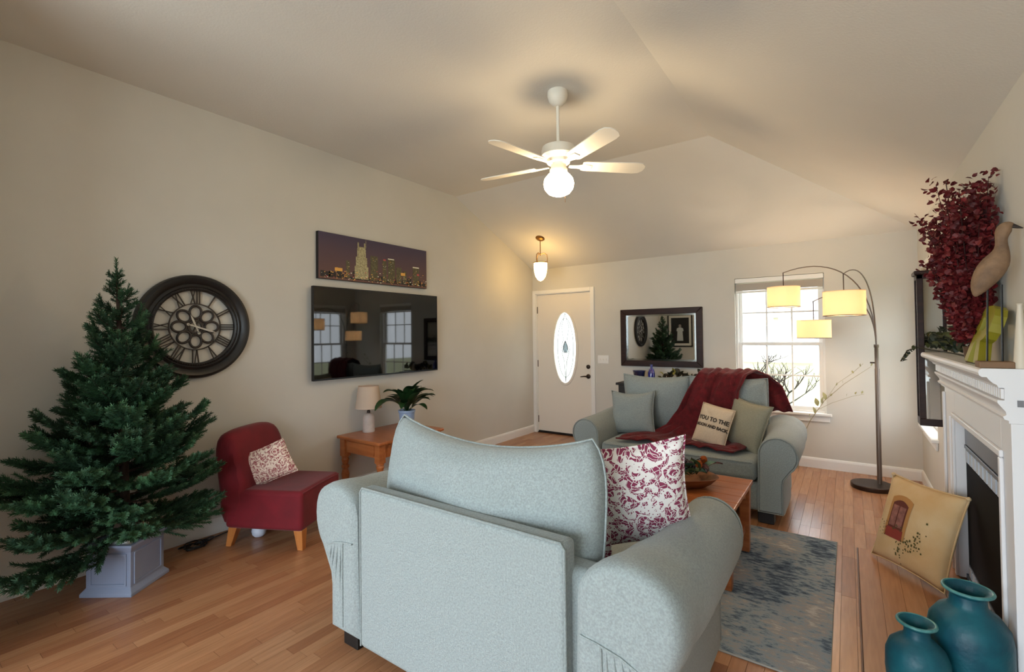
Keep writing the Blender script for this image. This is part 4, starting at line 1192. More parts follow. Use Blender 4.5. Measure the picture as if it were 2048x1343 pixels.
    for (x, y) in ((-0.06, -0.06), (-0.11, 0.02)):
        o = link_mesh('pod', pe, ar); o.location = (x, y, 0.075)
build_coffee_table()

# ------------------------------------------------------------------ ceiling fan
def build_fan():
    fx, fy = -1.629, 2.885
    t = thing('ceiling_fan', 'white five-blade ceiling fan with lit glass globe', 'fan', (fx, fy, ZF))
    Z = lambda z: z - ZF
    MB().lathe([(0.07, Z(3.16)), (0.072, Z(3.13)), (0.06, Z(3.09)), (0.035, Z(3.062)), (0.018, Z(3.055))], 32).build('canopy', WHITE_METAL, t, smooth=40)
    MB().lathe([(0.012, Z(3.06)), (0.012, Z(2.78))], 16).build('downrod', WHITE_METAL, t, smooth=40)
    MB().lathe([(0.02, Z(2.80)), (0.022, Z(2.785)), (0.075, Z(2.782)), (0.112, Z(2.765)), (0.118, Z(2.74)), (0.118, Z(2.705)), (0.10, Z(2.685)), (0.085, Z(2.675)), (0.08, Z(2.655)), (0.05, Z(2.65))], 40).build('motor_housing', WHITE_METAL, t, smooth=35)
    MB().lathe([(0.052, Z(2.652)), (0.055, Z(2.62)), (0.062, Z(2.61)), (0.062, Z(2.585)), (0.05, Z(2.58))], 32).build('light_kit', WHITE_METAL, t, smooth=35)
    me_b = MB()
    outline = [(0.17, -0.045), (0.20, -0.055), (0.56, -0.066), (0.60, -0.058), (0.625, -0.03), (0.63, 0.0), (0.625, 0.03), (0.60, 0.058), (0.56, 0.066), (0.20, 0.055), (0.17, 0.045)]
    me_b.prism(outline, lambda a, b, d: (a, b * math.cos(R(-12)), d + b * math.sin(R(-12))), -0.003, 0.003)
    blade = me_b.mesh('blade', WHITE_METAL)
    iron = MB()
    iron.prism([(0.075, -0.012), (0.14, -0.016), (0.19, -0.032), (0.235, -0.022), (0.235, 0.022), (0.19, 0.032), (0.14, 0.016), (0.075, 0.012)], lambda a, b, d: (a, b * math.cos(R(-12)), d + b * math.sin(R(-12))), -0.009, -0.0035)
    iron = iron.mesh('blade_iron', WHITE_METAL)
    for k in range(5):
        o = link_mesh('blade', blade, t); o.location = (0, 0, Z(2.64)); o.rotation_euler = (0, 0, R(43 + 72 * k))
        link_mesh('blade_iron', iron, o)
    prof = [(0.052, Z(2.584)), (0.075, Z(2.572)), (0.10, Z(2.54)), (0.106, Z(2.51)), (0.10, Z(2.475)), (0.075, Z(2.443)), (0.04, Z(2.427)), (0.001, Z(2.423))]
    MB().lathe(prof, 36).build('globe', glow('lit_globe', (255, 222, 172), 52.0), t, smooth=60)
    MB().tube([(0.06, -0.03, Z(2.60)), (0.068, -0.035, Z(2.36))], 0.0015, 5).build('pull_chain', BRASS, t)
build_fan()

# ------------------------------------------------------------------ entry pendant
def build_pendant():
    s = (ZF - ZE) / (YF - YK)
    px, py = -3.30, 5.324
    zc = ZF - (py - YK) * s
    t = thing('pendant_light', 'small brass pendant light with bell glass near the front door', 'light', (px, py, zc))
    o = MB().lathe([(0.062, 0.012), (0.062, -0.004), (0.05, -0.018), (0.02, -0.028)], 28).build('canopy', BRASS, t, smooth=40)
    o.rotation_euler = (-math.atan(s), 0, 0)
    MB().tube([(0, 0, -0.01), (0, 0, -0.235)], 0.006, 8).build('stem', BRASS, t)
    for k in range(3):
        a = 2 * PI * k / 3 + 0.5; c, sn = math.cos(a), math.sin(a)
        MB().tube([(0, 0, -0.215), (0.05 * c, 0.05 * sn, -0.20), (0.088 * c, 0.088 * sn, -0.225), (0.094 * c, 0.094 * sn, -0.275), (0.087 * c, 0.087 * sn, -0.328)], 0.005, 6).build('arm', BRASS, t, smooth=60)
    MB().tube([(0.092 * math.cos(2 * PI * k / 28), 0.092 * math.sin(2 * PI * k / 28), -0.328) for k in range(28)], 0.006, 6, closed=True).build('gallery_ring', BRASS, t, smooth=60)
    MB().lathe([(0.088, -0.33), (0.088, -0.40), (0.082, -0.45), (0.066, -0.51), (0.035, -0.555), (0.001, -0.572)], 32).build('bell_glass', glow('lit_bell_glass', (255, 204, 120), 17.0), t, smooth=60)
build_pendant()

# ------------------------------------------------------------------ three-arm arc floor lamp
def build_arc_lamp():
    bx, by = 0.215, 5.56
    t = thing('arc_floor_lamp', 'bronze arc floor lamp with three drum shades', 'lamp', (bx, by, 0))
    MB().lathe([(0.001, 0.0), (0.165, 0.0), (0.168, 0.008), (0.168, 0.036), (0.162, 0.042), (0.001, 0.042)], 48, c=(-0.055, -0.03, 0)).build('base', BRONZE, t, smooth=40)
    MB().lathe([(0.019, 0.042), (0.019, 1.10), (0.016, 1.11), (0.016, 1.30), (0.02, 1.305), (0.02, 1.33)], 18).build('pole', GREY_METAL, t, smooth=40)
    MB().tube([(-0.01, 0, 1.16), (-0.05, 0, 1.16)], 0.007, 8).build('clamp_knob', BRONZE, t)
    SH = translucent('oatmeal_drum_shade', (246, 232, 208), 0.5)
    shades = [((-0.02, 4.78), 1.93, 1.785, 1.585, 0.148), ((-0.505, 5.32), 2.035, 1.895, 1.70, 0.142), ((-0.265, 5.38), 1.745, 1.565, 1.395, 0.142)]
    for i, ((sx, sy), za, zt, zb, r) in enumerate(shades):
        sx -= bx; sy -= by
        d = Vector((sx, sy, 0)); L = d.length; d.normalize()
        n = 18; pts = []
        h0 = 1.32
        p0 = Vector((0.0, 0.0, h0)); p3 = Vector((sx, sy, za))
        p1 = Vector((0, 0, h0 + (za - h0) * 0.75 + 0.12)); p2 = Vector((sx * 0.45, sy * 0.45, za + (0.16 if i != 2 else 0.16)))
        for k in range(n + 1):
            u = k / n
            pts.append(p0 * (1 - u) ** 3 + p1 * 3 * u * (1 - u) ** 2 + p2 * 3 * u * u * (1 - u) + p3 * u ** 3)
        arm = MB().tube(pts, [0.007 - 0.003 * k / n for k in range(n + 1)], 8).build('arm', GREY_METAL, t, smooth=60)
        MB().tube([(sx, sy, za + 0.004), (sx, sy, zt - 0.05)], 0.004, 8).build('drop_rod', BRONZE, arm)
        mb = MB().lathe([(r, zt), (r, zb), (r - 0.003, zb), (r - 0.003, zt)], 40, c=(sx, sy, 0), closed=True)
        sh = mb.build('drum_shade', SH, t, smooth=40)
        for zz in (zt, zb):
            MB().tube([(sx + (r - 0.001) * math.cos(2 * PI * k / 40), sy + (r - 0.001) * math.sin(2 * PI * k / 40), zz) for k in range(40)], 0.003, 6, closed=True).build('shade_rim', BRONZE if zz == zb else SH, sh)
        sp = MB()
        for k in range(3):
            a = 2 * PI * k / 3; sp.tube([(sx, sy, zt - 0.04), (sx + (r - 0.004) * math.cos(a), sy + (r - 0.004) * math.sin(a), zt - 0.01)], 0.002, 5)
        sp.build('spider', BRONZE, sh)
        b = MB().lathe([(0.001, zt - 0.145), (0.02, zt - 0.135), (0.028, zt - 0.11), (0.02, zt - 0.08), (0.014, zt - 0.055)], 16, c=(sx, sy, 0)).build('bulb', glow('lit_bulb', (255, 222, 186), 150.0), t, smooth=60)
build_arc_lamp()

# ------------------------------------------------------------------ mirror, console and its ornaments
def build_mirror():
    t = thing('wall_mirror', 'dark wood framed mirror on the wall beside the front door', 'mirror', (-1.955, YF, 1.405))
    hw, hh, w = 0.522, 0.372, 0.075
    for nm, poly in (('top', [(-hw, hh), (hw, hh), (hw - w, hh - w), (-hw + w, hh - w)]), ('bottom', [(-hw, -hh), (hw, -hh), (hw - w, -hh + w), (-hw + w, -hh + w)]), ('left', [(-hw, hh), (-hw, -hh), (-hw + w, -hh + w), (-hw + w, hh - w)]), ('right', [(hw, hh), (hw, -hh), (hw - w, -hh + w), (hw - w, hh - w)])):
        MB().prism(poly, lambda a, b, d: (a, d, b), -0.034, -0.001).build('frame_rail', WOOD_DARK, t, bevel=0.006, seg=3)
    i = w - 0.004; b = 0.022
    g = MB().box(-hw + i, hw - i, -0.018, -0.012, -hh + i, hh - i).build('mirror_glass', MIRROR, t)
    x, z = hw - w, hh - w
    MB().ringprism([(-x, -z), (x, -z), (x, z), (-x, z)], [(-x + b, -z + b), (x - b, -z + b), (x - b, z - b), (-x + b, z - b)], lambda a, bb, d: (a, d, bb), -0.0195, -0.0185).build('bevelled_border', mat('mirror_bevel', (200, 206, 204), 0.08, 1.0), g)
build_mirror()
def build_console():
    zt = 0.845
    t = thing('console_table', 'dark narrow console table behind the far loveseat under mirror', 'table', (-1.80, 5.80, 0))
    hx, hy = 0.60, 0.17
    MB().box(-hx, hx, -hy, hy, zt - 0.03, zt).build('tabletop', BLACK_WOOD, t, bevel=0.005)
    MB().box(-hx + 0.03, hx - 0.03, -hy + 0.02, hy - 0.02, zt - 0.17, zt - 0.03).build('drawer_case', BLACK_WOOD, t, bevel=0.003)
    for sx in (-1, 1):
        for sy in (-1, 1):
            x, y = sx * (hx - 0.05), sy * (hy - 0.04)
            MB().box(x - 0.022, x + 0.022, y - 0.02, y + 0.02, 0, zt - 0.17).build('leg', BLACK_WOOD, t, bevel=0.003)
    COB = mat('cobalt_glass', (20, 28, 130), 0.12, coat=0.6, spec=0.8)
    b = thing('blue_bowl', 'dark blue footed bowl on the console table', 'bowl', (-2.13, 5.74, zt))
    MB().lathe([(0.035, 0.0), (0.035, 0.012), (0.02, 0.02), (0.06, 0.06), (0.078, 0.15), (0.072, 0.15), (0.055, 0.065), (0.001, 0.04)], 28).build('bowl_body', mat('navy_glaze', (24, 30, 62), 0.2, coat=0.5), b, smooth=45)
    MB().tube([(0.076 * math.cos(2 * PI * k / 28), 0.076 * math.sin(2 * PI * k / 28), 0.15) for k in range(28)], 0.004, 6, closed=True).build('rim', mat('navy_rim', (36, 46, 96), 0.2), b)
    b = thing('cobalt_bottle', 'cobalt blue glass bottle on console between bowl and foliage', 'bottle', (-1.975, 5.74, zt))
    MB().lathe([(0.001, 0), (0.038, 0.0), (0.042, 0.01), (0.042, 0.13), (0.032, 0.165), (0.016, 0.185)], 24).build('bottle_body', COB, b, smooth=45)
    MB().lathe([(0.014, 0.183), (0.014, 0.218), (0.018, 0.221), (0.018, 0.232), (0.011, 0.232), (0.011, 0.19)], 20).build('bottle_neck', COB, b, smooth=45)
    # trailing greenery runner
    g = thing('foliage_runner', 'low runner of olive and yellow leaves on the console', 'foliage', (-1.52, 5.76, zt))
    MB().tube([(-0.33, 0, 0.012), (0, 0.02, 0.016), (0.33, 0, 0.012)], 0.008, 6).build('stem', mat('vine_brown', (60, 44, 30), 0.9), g)
    rnd = random.Random(17)
    lm = MB().grid(5, 6, lambda a, b_: ((a - .5) * 0.05 * math.sin(PI * (0.1 + 0.85 * b_)), b_ * 0.085, 0.02 * math.sin(b_ * 3)))
    mes = [lm.mesh('leaf', m_, 60) for m_ in (mat('dark_olive_leaf', (48, 50, 30), 0.6), mat('yellow_green_leaf', (150, 140, 62), 0.6), mat('brown_olive_leaf', (50, 42, 28), 0.6))]
    for k in range(64):
        o = link_mesh('leaf', mes[[0, 2, 1, 0, 2][k % 5]], g)
        x = rnd.uniform(-0.33, 0.33)
        o.location = (x, rnd.uniform(-.03, .03), 0.02 + 0.11 * rnd.random() * (0.6 + 0.5 * math.sin(9 * x) ** 2))
        o.rotation_euler = (rnd.uniform(0.2, 1.4), rnd.uniform(-.6, .6), rnd.uniform(0, 6.28)); s = rnd.uniform(0.7, 1.2); o.scale = (s, s, s)
    MB().lathe([(0.001, 0), (0.02, 0.0), (0.02, 0.11), (0.001, 0.11)], 14, c=(0.04, -0.05, 0)).build('candle', mat('ivory_candle', (226, 220, 204), 0.6), g, smooth=40)
build_console()

def build_dried_branch():
    t = thing('dried_branch', 'tall thin dried branch with sparse leaves beside the window', 'branch', (-0.40, 5.90, 0))
    ST = mat('dried_stem', (150, 140, 104), 0.8)
    main = [(-0.06, 0, 0), (-0.03, 0, 0.3), (0.06, 0, 0.52), (0.19, 0, 0.74), (0.36, 0, 0.92), (0.58, 0.0, 1.10)]
    MB().tube(main, [0.004, 0.004, 0.0035, 0.003, 0.0022, 0.0015], 6).build('stem', ST, t, smooth=60)
    for p in ([(0.10, 0, 0.62), (0.25, -0.02, 0.72), (0.42, -0.03, 0.80), (0.52, -0.03, 0.83)], [(0.22, 0, 0.78), (0.30, 0.02, 0.92), (0.43, 0.02, 1.03), (0.52, 0.02, 1.13)]):
        MB().tube(p, 0.0016, 5).build('side_twig', ST, t)
    lm = MB().grid(4, 5, lambda a, b: ((a - .5) * 0.03 * math.sin(PI * (0.06 + 0.9 * b)), b * 0.055, 0.008 * math.sin(b * 3))).mesh('leaf', mat('pale_dry_leaf', (150, 146, 104), 0.8), 60)
    rnd = random.Random(2)
    for k, (x, z) in enumerate([(0.07, 0.53), (0.10, 0.60), (0.13, 0.68), (0.17, 0.70), (0.20, 0.745), (0.24, 0.79), (0.38, 0.80), (0.45, 0.82), (0.50, 0.83), (0.35, 0.93), (0.44, 1.03), (0.50, 1.10), (0.58, 1.11), (0.29, 0.90)]):
        o = link_mesh('leaf', lm, t); o.location = (x, 0, z); o.rotation_euler = (rnd.uniform(0.8, 1.8), rnd.uniform(-.6, .6), rnd.uniform(-1.5, 1.5)); s = 1.5 if k < 5 else 0.6; o.scale = (s, s, s)
build_dried_branch()

# ------------------------------------------------------------------ fireplace
def build_fireplace():
    y0, y1 = 2.60, 4.13
    t = thing('fireplace', 'white painted fireplace surround with dentil mantel and black firebox', 'fireplace', (XR, (y0 + y1) / 2, 0))
    oy = (y0 + y1) / 2
    W_ = mat('mantel_paint', (224, 224, 226), 0.45)
    G = 0.001
    def bx(name, xa, xb, ya, yb, za, zb, m=W_, bevel=0.003, par=t):
        return MB().box(xa - XR, xb - XR, ya - oy, yb - oy, za, zb).build(name, m, par, bevel=bevel)
    fx = 0.505; bk = XR - G
    oy0, oy1, oz = 2.75, 3.79, 0.93
    bx('pilaster', fx, bk, y0, oy0, 0.0125, 1.09)
    bx('pilaster', fx, bk, oy1, y1, 0.0125, 1.09)
    bx('frieze', fx, bk, oy0, oy1, oz, 1.09)
    # raised mouldings on the pilasters and round the opening
    for (a, b) in ((oy0 - 0.032, oy0 - 0.004), (oy1 + 0.004, oy1 + 0.034), (oy1 + 0.10, oy1 + 0.118), (y1 - 0.03, y1 - 0.004)):
        bx('moulding', fx - 0.014, fx, a, b, 0.0125, 1.06 if b > y1 - .1 else oz + 0.0035, bevel=0.005)
    bx('moulding', fx - 0.014, fx, oy0 - 0.032, oy1 + 0.034, oz + 0.004, oz + 0.034, bevel=0.005)
    # stepped mantel mouldings, full length, cut flush at the near end
    m0, m1 = 2.60, 4.41
    def run(name, prof, ya=m0, yb=m1):
        return MB().prism([(a - XR, b) for a, b in prof], lambda a, b, d: (a, d - oy, b), ya, yb).build(name, W_, t, smooth=30)
    run('lower_crown', [(bk, 1.09), (0.500, 1.09), (0.500, 1.10), (0.488, 1.104), (0.484, 1.115), (0.494, 1.122), (0.492, 1.135), (0.478, 1.155), (0.470, 1.168), (0.470, 1.178), (bk, 1.178)], m0, 4.24)
    run('dentil_band', [(bk, 1.178), (0.490, 1.178), (0.490, 1.226), (bk, 1.226)], m0, 4.28)
    run('upper_crown', [(bk, 1.226), (0.474, 1.226), (0.470, 1.236), (0.458, 1.244), (0.448, 1.256), (0.442, 1.266), (bk, 1.266)], m0, 4.34)
    run('mantel_shelf', [(bk, 1.266), (0.428, 1.266), (0.421, 1.272), (0.418, 1.283), (0.421, 1.294), (0.428, 1.30), (bk, 1.30)])
    dm = MB().box(-0.009, 0.0, -0.011, 0.011, -0.019, 0.019).mesh('dentil', W_)
    y = m0 + 0.014
    while y < 4.27:
        o = link_mesh('dentil', dm, t); o.location = (0.4895 - XR, y - oy, 1.203)
        y += 0.036
    # firebox insert
    ST = mat('insert_grey_steel', (104, 112, 124), 0.35, 0.5); BK = mat('firebox_black', (12, 12, 13), 0.5, spec=0.2)
    ins = bx('insert_frame', 0.548, bk, oy0 + 0.001, oy1 - 0.001, 0.0125, oz - 0.001, BK, 0)
    bx('hood_panel', 0.538, 0.5475, oy0 + 0.03, oy1 - 0.05, 0.80, 0.925, ST, 0.002, ins)
    bx('vent_rail', 0.534, 0.5475, oy0 + 0.03, oy1 - 0.05, 0.775, 0.795, ST, 0.002, ins)
    lm = mat('vent_pale', (186, 198, 212), 0.4)
    n = 11; w = (oy1 - oy0 - 0.08) / n
    for zz, hgt in ((0.70, 0.07), (0.05, 0.055)):
        bx('vent_band', 0.542, 0.5475, oy0 + 0.03, oy1 - 0.05, zz - 0.006, zz + hgt + 0.004, ST, 0, ins)
        me = MB().box(-0.004, 0, -w / 2 + 0.012, w / 2 - 0.012, 0, hgt - 0.004).mesh('vent_louvre', lm)
        for k in range(n):
            o = link_mesh('vent_louvre', me, ins); o.location = (0.5418 - XR, oy0 + 0.03 + w * (k + 0.5) - oy, zz)
    bx('glass_door', 0.543, 0.5475, oy0 + 0.03, oy1 - 0.05, 0.115, 0.688, mat('firebox_glass', (5, 5, 6), 0.6, spec=0.04), 0, ins)
    bx('bottom_trim', 0.535, 0.5475, oy0 + 0.002, oy1 - 0.002, 0.0125, 0.04, ST, 0.002, ins)
    # small socket plate on the near side
    s = MB().box(0.524 - XR, 0.541 - XR, y0 - 0.004 - oy, y0 - oy, 1.155, 1.18).build('cable_plate', mat('grey_plate', (120, 120, 124), 0.5), t)
build_fireplace()

def build_display_case():
    ya, yb, xa, xb, za, zb = 4.48, 4.635, 0.412, XR - 0.002, 0.772, 1.885
    t = thing('curio_cabinet', 'narrow dark wood hanging cabinet with glass panels beyond the mantel', 'cabinet', (xb, (ya + yb) / 2, za))
    def bx(name, x0, x1, y0, y1, z0, z1, m=WOOD_DARK, bevel=0.003, par=t):
        return MB().box(x0 - xb, x1 - xb, y0 - (ya + yb) / 2, y1 - (ya + yb) / 2, z0 - za, z1 - za).build(name, m, par, bevel=bevel)
    p = 0.036
    for (x0, x1) in ((xa, xa + p), (xb - 0.02, xb)):
        for (y0, y1) in ((ya, ya + 0.02), (yb - 0.02, yb)):
            bx('post', x0, x1, y0, y1, za + 0.05, zb - 0.03)
    bx('bottom_rail', xa, xb, ya, yb, za, za + 0.05)
    bx('top_rail', xa, xb, ya, yb, zb - 0.06, zb - 0.03)
    bx('crown', xa - 0.014, xb, ya - 0.014, yb + 0.014, zb - 0.03, zb, bevel=0.008)
    bx('side_glass', xa + p, xb - 0.02, ya + 0.006, ya + 0.010, za + 0.05, zb - 0.06, mat('silvered_panel', (200, 206, 208), 0.03, 1.0), 0)
    bx('door_glass', xa + 0.004, xa + 0.007, ya + 0.02, yb - 0.02, za + 0.05, zb - 0.06, PANE, 0)
    bx('back_panel', xb - 0.006, xb - 0.001, ya + 0.02, yb - 0.02, za + 0.05, zb - 0.06)
    for z in (1.12, 1.45):
        bx('shelf', xa + 0.012, xb - 0.022, ya + 0.022, yb - 0.022, z, z + 0.008, PANE, 0)
build_display_case()

# ------------------------------------------------------------------ ornaments on the mantel
ZM = 1.3004
def build_mantel_items():
    rnd = random.Random(41)
    # tall spray of red foliage in a low pot
    cx, cy = 0.487, 3.065
    t = thing('red_foliage', 'tall bushy spray of dark red leaves standing on the mantel', 'foliage', (cx, cy, ZM))
    MB().lathe([(0.001, 0), (0.034, 0), (0.038, 0.008), (0.045, 0.07), (0.047, 0.075), (0.042, 0.075), (0.035, 0.05), (0.001, 0.05)], 24).build('pot', mat('brown_pot', (84, 62, 44), 0.6), t, smooth=40)
    ST = mat('dark_red_stem', (52, 24, 22), 0.8)
    RL = mat('dark_red_leaf', (66, 9, 15), 0.6, rgb2=(112, 20, 25), var_scale=16, objrand=0.0)
    def inside(p):
        return p.x + cx < XR - 0.03
    leaf = [(0, 0), (0.4, 0.34), (0.75, 0.3), (1.0, 0.0), (0.75, -0.3), (0.4, -0.34)]
    lv = MB()
    def add_leaf(p, d, s):
        d = Vector(d).normalized(); a = d.orthogonal().normalized(); a.rotate(Matrix.Rotation(rnd.uniform(0, 6.28), 3, d)); n_ = d.cross(a)
        pts = [Vector(p) + d * (u * s) + a * (v * s) + n_ * (0.18 * s * math.sin(u * 3)) for u, v in leaf]
        if max(q.x for q in pts) + cx > XR - 0.004: return
        lv.add(pts, [(0, 1, 5), (1, 2, 4, 5), (2, 3, 4)])
    nst = 84
    for k in range(nst):
        a = rnd.uniform(0, 6.28)
        sp = rnd.random() ** 0.7
        h = rnd.uniform(0.3, 1.0)
        # stems fan out most in the upper half and lean into the room and away from the camera
        tx = -0.165 * sp * abs(math.cos(a)) * 1.0 + 0.055 * sp * max(0, math.cos(a))
        if math.cos(a) > 0: tx = 0.05 * sp
        ty = 0.20 * sp * math.sin(a)
        H = 0.26 + 0.58 * h
        p0 = Vector((0.012 * math.cos(a), 0.012 * math.sin(a), 0.055))
        n = 12; pts = []
        fan = 0.55 + 0.45 * min(1, H / 0.6)
        for j in range(n + 1):
            f = j / n
            pts.append(Vector((p0.x + tx * fan * f ** 1.1, p0.y + ty * fan * f ** 1.1, 0.055 + (H - 0.055) * f)))
        MB().tube(pts, [0.0028 * (1 - 0.6 * j / n) for j in range(n + 1)], 4).build('stem', ST, t)
        for j in range(2, n + 1):
            for q in range(9):
                p = pts[j] + Vector((rnd.uniform(-.03, .024), rnd.uniform(-.04, .04), rnd.uniform(-.04, .04)))
                add_leaf(p, (rnd.uniform(-1, 0.8), rnd.uniform(-1, 1), rnd.uniform(-0.6, 0.9)), rnd.uniform(0.02, 0.036))
    # stray sprays reaching towards the far wall
    for (dx, dy, z0, z1) in ((-0.10, 0.50, 0.50, 0.69), (-0.05, 0.42, 0.55, 0.80), (-0.04, 0.36, 0.62, 0.95), (-0.09, 0.30, 0.45, 0.62)):
        pts = [Vector((dx * f, dy * f, 0.2 + (z0 - 0.2) * f + (z1 - z0) * f * f)) for f in [j / 12 for j in range(13)]]
        MB().tube(pts, 0.0022, 4).build('stem', ST, t)
        for j in range(3, 13):
            for q in range(4):
                add_leaf(pts[j] + Vector((rnd.uniform(-.012, .012), rnd.uniform(-.02, .02), rnd.uniform(-.015, .02))), (rnd.uniform(-1, 1), rnd.uniform(-1, 1), rnd.uniform(-.4, 1)), rnd.uniform(0.018, 0.03))
    o = lv.build('leaves', RL, t); o['kind'] = 'stuff'
    # carved shorebird
    bx_, by_ = 0.476, 2.655
    b = thing('shorebird_carving', 'carved wooden shorebird on thin legs and block base', 'carving', (bx_, by_, ZM))
    DW = mat('driftwood', (142, 112, 84), 0.75, rgb2=(108, 84, 64), var_scale=18, bump=0.4, bump_scale=60)
    MB().box(-0.052, 0.05, -0.04, 0.04, 0, 0.026).build('block_base', mat('base_block_wood', (122, 92, 66), 0.7), b, bevel=0.004)
    for (lx, tx) in ((-0.022, -0.014), (0.022, 0.026)):
        MB().tube([(lx, 0, 0.02), (tx, 0, 0.33)], 0.0035, 6).build('leg', BLACK, b)
    # body and head as one carved piece: rings along a bent spine in the x-z plane
    spine = [(-0.052, 0.285, 0.004), (-0.046, 0.305, 0.020), (-0.034, 0.335, 0.034), (-0.016, 0.37, 0.044), (0.004, 0.405, 0.046), (0.020, 0.435, 0.038), (0.028, 0.462, 0.025), (0.029, 0.487, 0.0185), (0.028, 0.512, 0.018), (0.031, 0.533, 0.0235), (0.038, 0.552, 0.026), (0.049, 0.563, 0.021), (0.060, 0.564, 0.012), (0.066, 0.562, 0.003)]
    mb = MB(); n = 16; vs_, fs_ = [], []
    for i, (x, z, r) in enumerate(spine):
        x2, z2 = spine[min(i + 1, len(spine) - 1)][:2]; x1, z1 = spine[max(i - 1, 0)][:2]
        tx, tz = x2 - x1, z2 - z1; L = math.hypot(tx, tz); nx, nz = -tz / L, tx / L
        for k in range(n):
            a = 2 * PI * k / n
            vs_.append((x + nx * r * math.cos(a), r * 0.92 * math.sin(a), z + nz * r * math.cos(a)))
    for i in range(len(spine) - 1):
        for k in range(n): fs_.append((i * n + k, i * n + (k + 1) % n, (i + 1) * n + (k + 1) % n, (i + 1) * n + k))
    fs_.append(tuple(range(n))); fs_.append(tuple((len(spine) - 1) * n + k for k in range(n)))
    mb.add(vs_, fs_).build('bird_body', DW, b, smooth=70, subsurf=1)
    MB().tube([(0.056, 0, 0.562), (0.074, -0.004, 0.552), (0.088, -0.008, 0.545)], [0.010, 0.006, 0.0015], 8).build('bill', mat('bill_dark', (44, 34, 28), 0.6), b)
    # chartreuse block letter R leaning on the wall behind the bird
    lt = thing('wooden_letter', 'chartreuse wooden block letter leaning on the mantel wall', 'letter', (0.437, 2.865, ZM))
    CH = mat('chartreuse_paint', (140, 132, 30), 0.55)
    Wd, H, th = 0.28, 0.255, 0.04
    lean = R(17)
    outer = [(0, 0), (0.07, 0), (0.07, 0.095), (0.105, 0.095), (0.19, 0), (0.275, 0), (0.18, 0.105), (0.225, 0.13), (0.245, 0.175), (0.225, 0.225), (0.18, 0.255), (0, 0.255)]
    hole = [(0.07, 0.145), (0.15, 0.145), (0.17, 0.175), (0.15, 0.205), (0.07, 0.205)]
    bm = bmesh.new()
    def L3(a, b_, d):       # a from the far stroke towards the camera, b up, d through the thickness towards the wall
        x = d * math.cos(lean) + b_ * math.sin(lean); z = b_ * math.cos(lean) - d * math.sin(lean)
        return (x, Wd / 2 - a, z + th * math.sin(lean))
    cu = MB()
    # pieces joined into one letter: stem, bowl ring, diagonal leg
    cu.prism([(0, 0), (0.07, 0), (0.07, 0.255), (0, 0.255)], L3, 0, th)
    bo = [(0.07, 0.095), (0.16, 0.095), (0.21, 0.11), (0.24, 0.14), (0.245, 0.175), (0.24, 0.21), (0.21, 0.24), (0.16, 0.255), (0.07, 0.255)]
    bi = [(0.07, 0.145), (0.14, 0.145), (0.16, 0.15), (0.172, 0.16), (0.175, 0.175), (0.172, 0.19), (0.16, 0.20), (0.14, 0.205), (0.07, 0.205)]
    vsR = [L3(a, b_, d) for d in (0, th) for a, b_ in bo + bi]
    nn = len(bo); fsR = []
    for i in range(nn - 1):
        fsR += [(i, i + 1, nn + i + 1, nn + i), (2 * nn + i, 3 * nn + i, 3 * nn + i + 1, 2 * nn + i + 1), (i, 2 * nn + i, 2 * nn + i + 1, i + 1), (nn + i, nn + i + 1, 3 * nn + i + 1, 3 * nn + i)]
    cu.add(vsR, fsR)
    bm.free()
    cu.build('letter_front', CH, lt)
    MB().prism([(0.105, 0.096), (0.165, 0.096), (0.275, 0.0), (0.19, 0.0)], L3, 0.0, th).build('letter_leg', CH, lt)
    # cream cone vase at the near end
    v = thing('cone_vase', 'slim cream ceramic cone vase at the mantel end', 'vase', (0.545, 2.632, ZM))
    MB().lathe([(0.001, 0), (0.023, 0.0), (0.024, 0.006), (0.016, 0.12), (0.008, 0.24), (0.009, 0.25), (0.006, 0.25)], 20).build('vase_body', mat('cream_ceramic', (206, 196, 178), 0.5), v, smooth=50)
    MB().tube([(0.0085 * math.cos(2 * PI * k / 16), 0.0085 * math.sin(2 * PI * k / 16), 0.25) for k in range(16)], 0.002, 6, closed=True).build('lip', MATS['cream_ceramic'], v)
    # trailing eucalyptus along the far half of the shelf
    g = thing('eucalyptus_garland', 'trailing dark green garland at the far end of mantel', 'garland', (0.49, 3.75, ZM))
    MB().tube([(0.02, -0.55, 0.012), (0.0, -0.2, 0.02), (-0.01, 0.25, 0.02), (-0.03, 0.50, 0.02), (-0.09, 0.62, 0.035), (-0.14, 0.70, 0.01), (-0.175, 0.75, -0.07)], 0.005, 6).build('stem', mat('garland_stem', (54, 50, 34), 0.9), g)
    lm = MB().grid(5, 6, lambda a, b_: ((a - .5) * 0.042 * math.sin(PI * (0.1 + 0.85 * b_)), b_ * 0.06, 0.012 * math.sin(b_ * 3)))
    mes = [lm.mesh('leaf', m_, 60) for m_ in (mat('garland_dark', (28, 40, 26), 0.6), mat('garland_olive', (66, 72, 34), 0.6))]
    def lf(x, y, z, s=1.0, k=0):
        o = link_mesh('leaf', mes[k % 3 == 1], g); o.location = (x, y, z)
        o.rotation_euler = (rnd.uniform(0.2, 1.2), rnd.uniform(-.5, .5), rnd.uniform(0.3, 5.9)); o.scale = (s, s, s)
    for k in range(120):
        y = rnd.uniform(-0.5, 0.56)
        lf(rnd.uniform(-0.045, 0.03), y, 0.03 + 0.10 * rnd.random() ** 1.3 * (1.2 if y < 0.1 else 0.8), rnd.uniform(0.6, 1.0), k)
    for k in range(12):
        f = k / 12; lf(-0.10 - 0.075 * f, 0.62 + 0.12 * f, 0.03 - 0.11 * f, 0.55, k)
build_mantel_items()

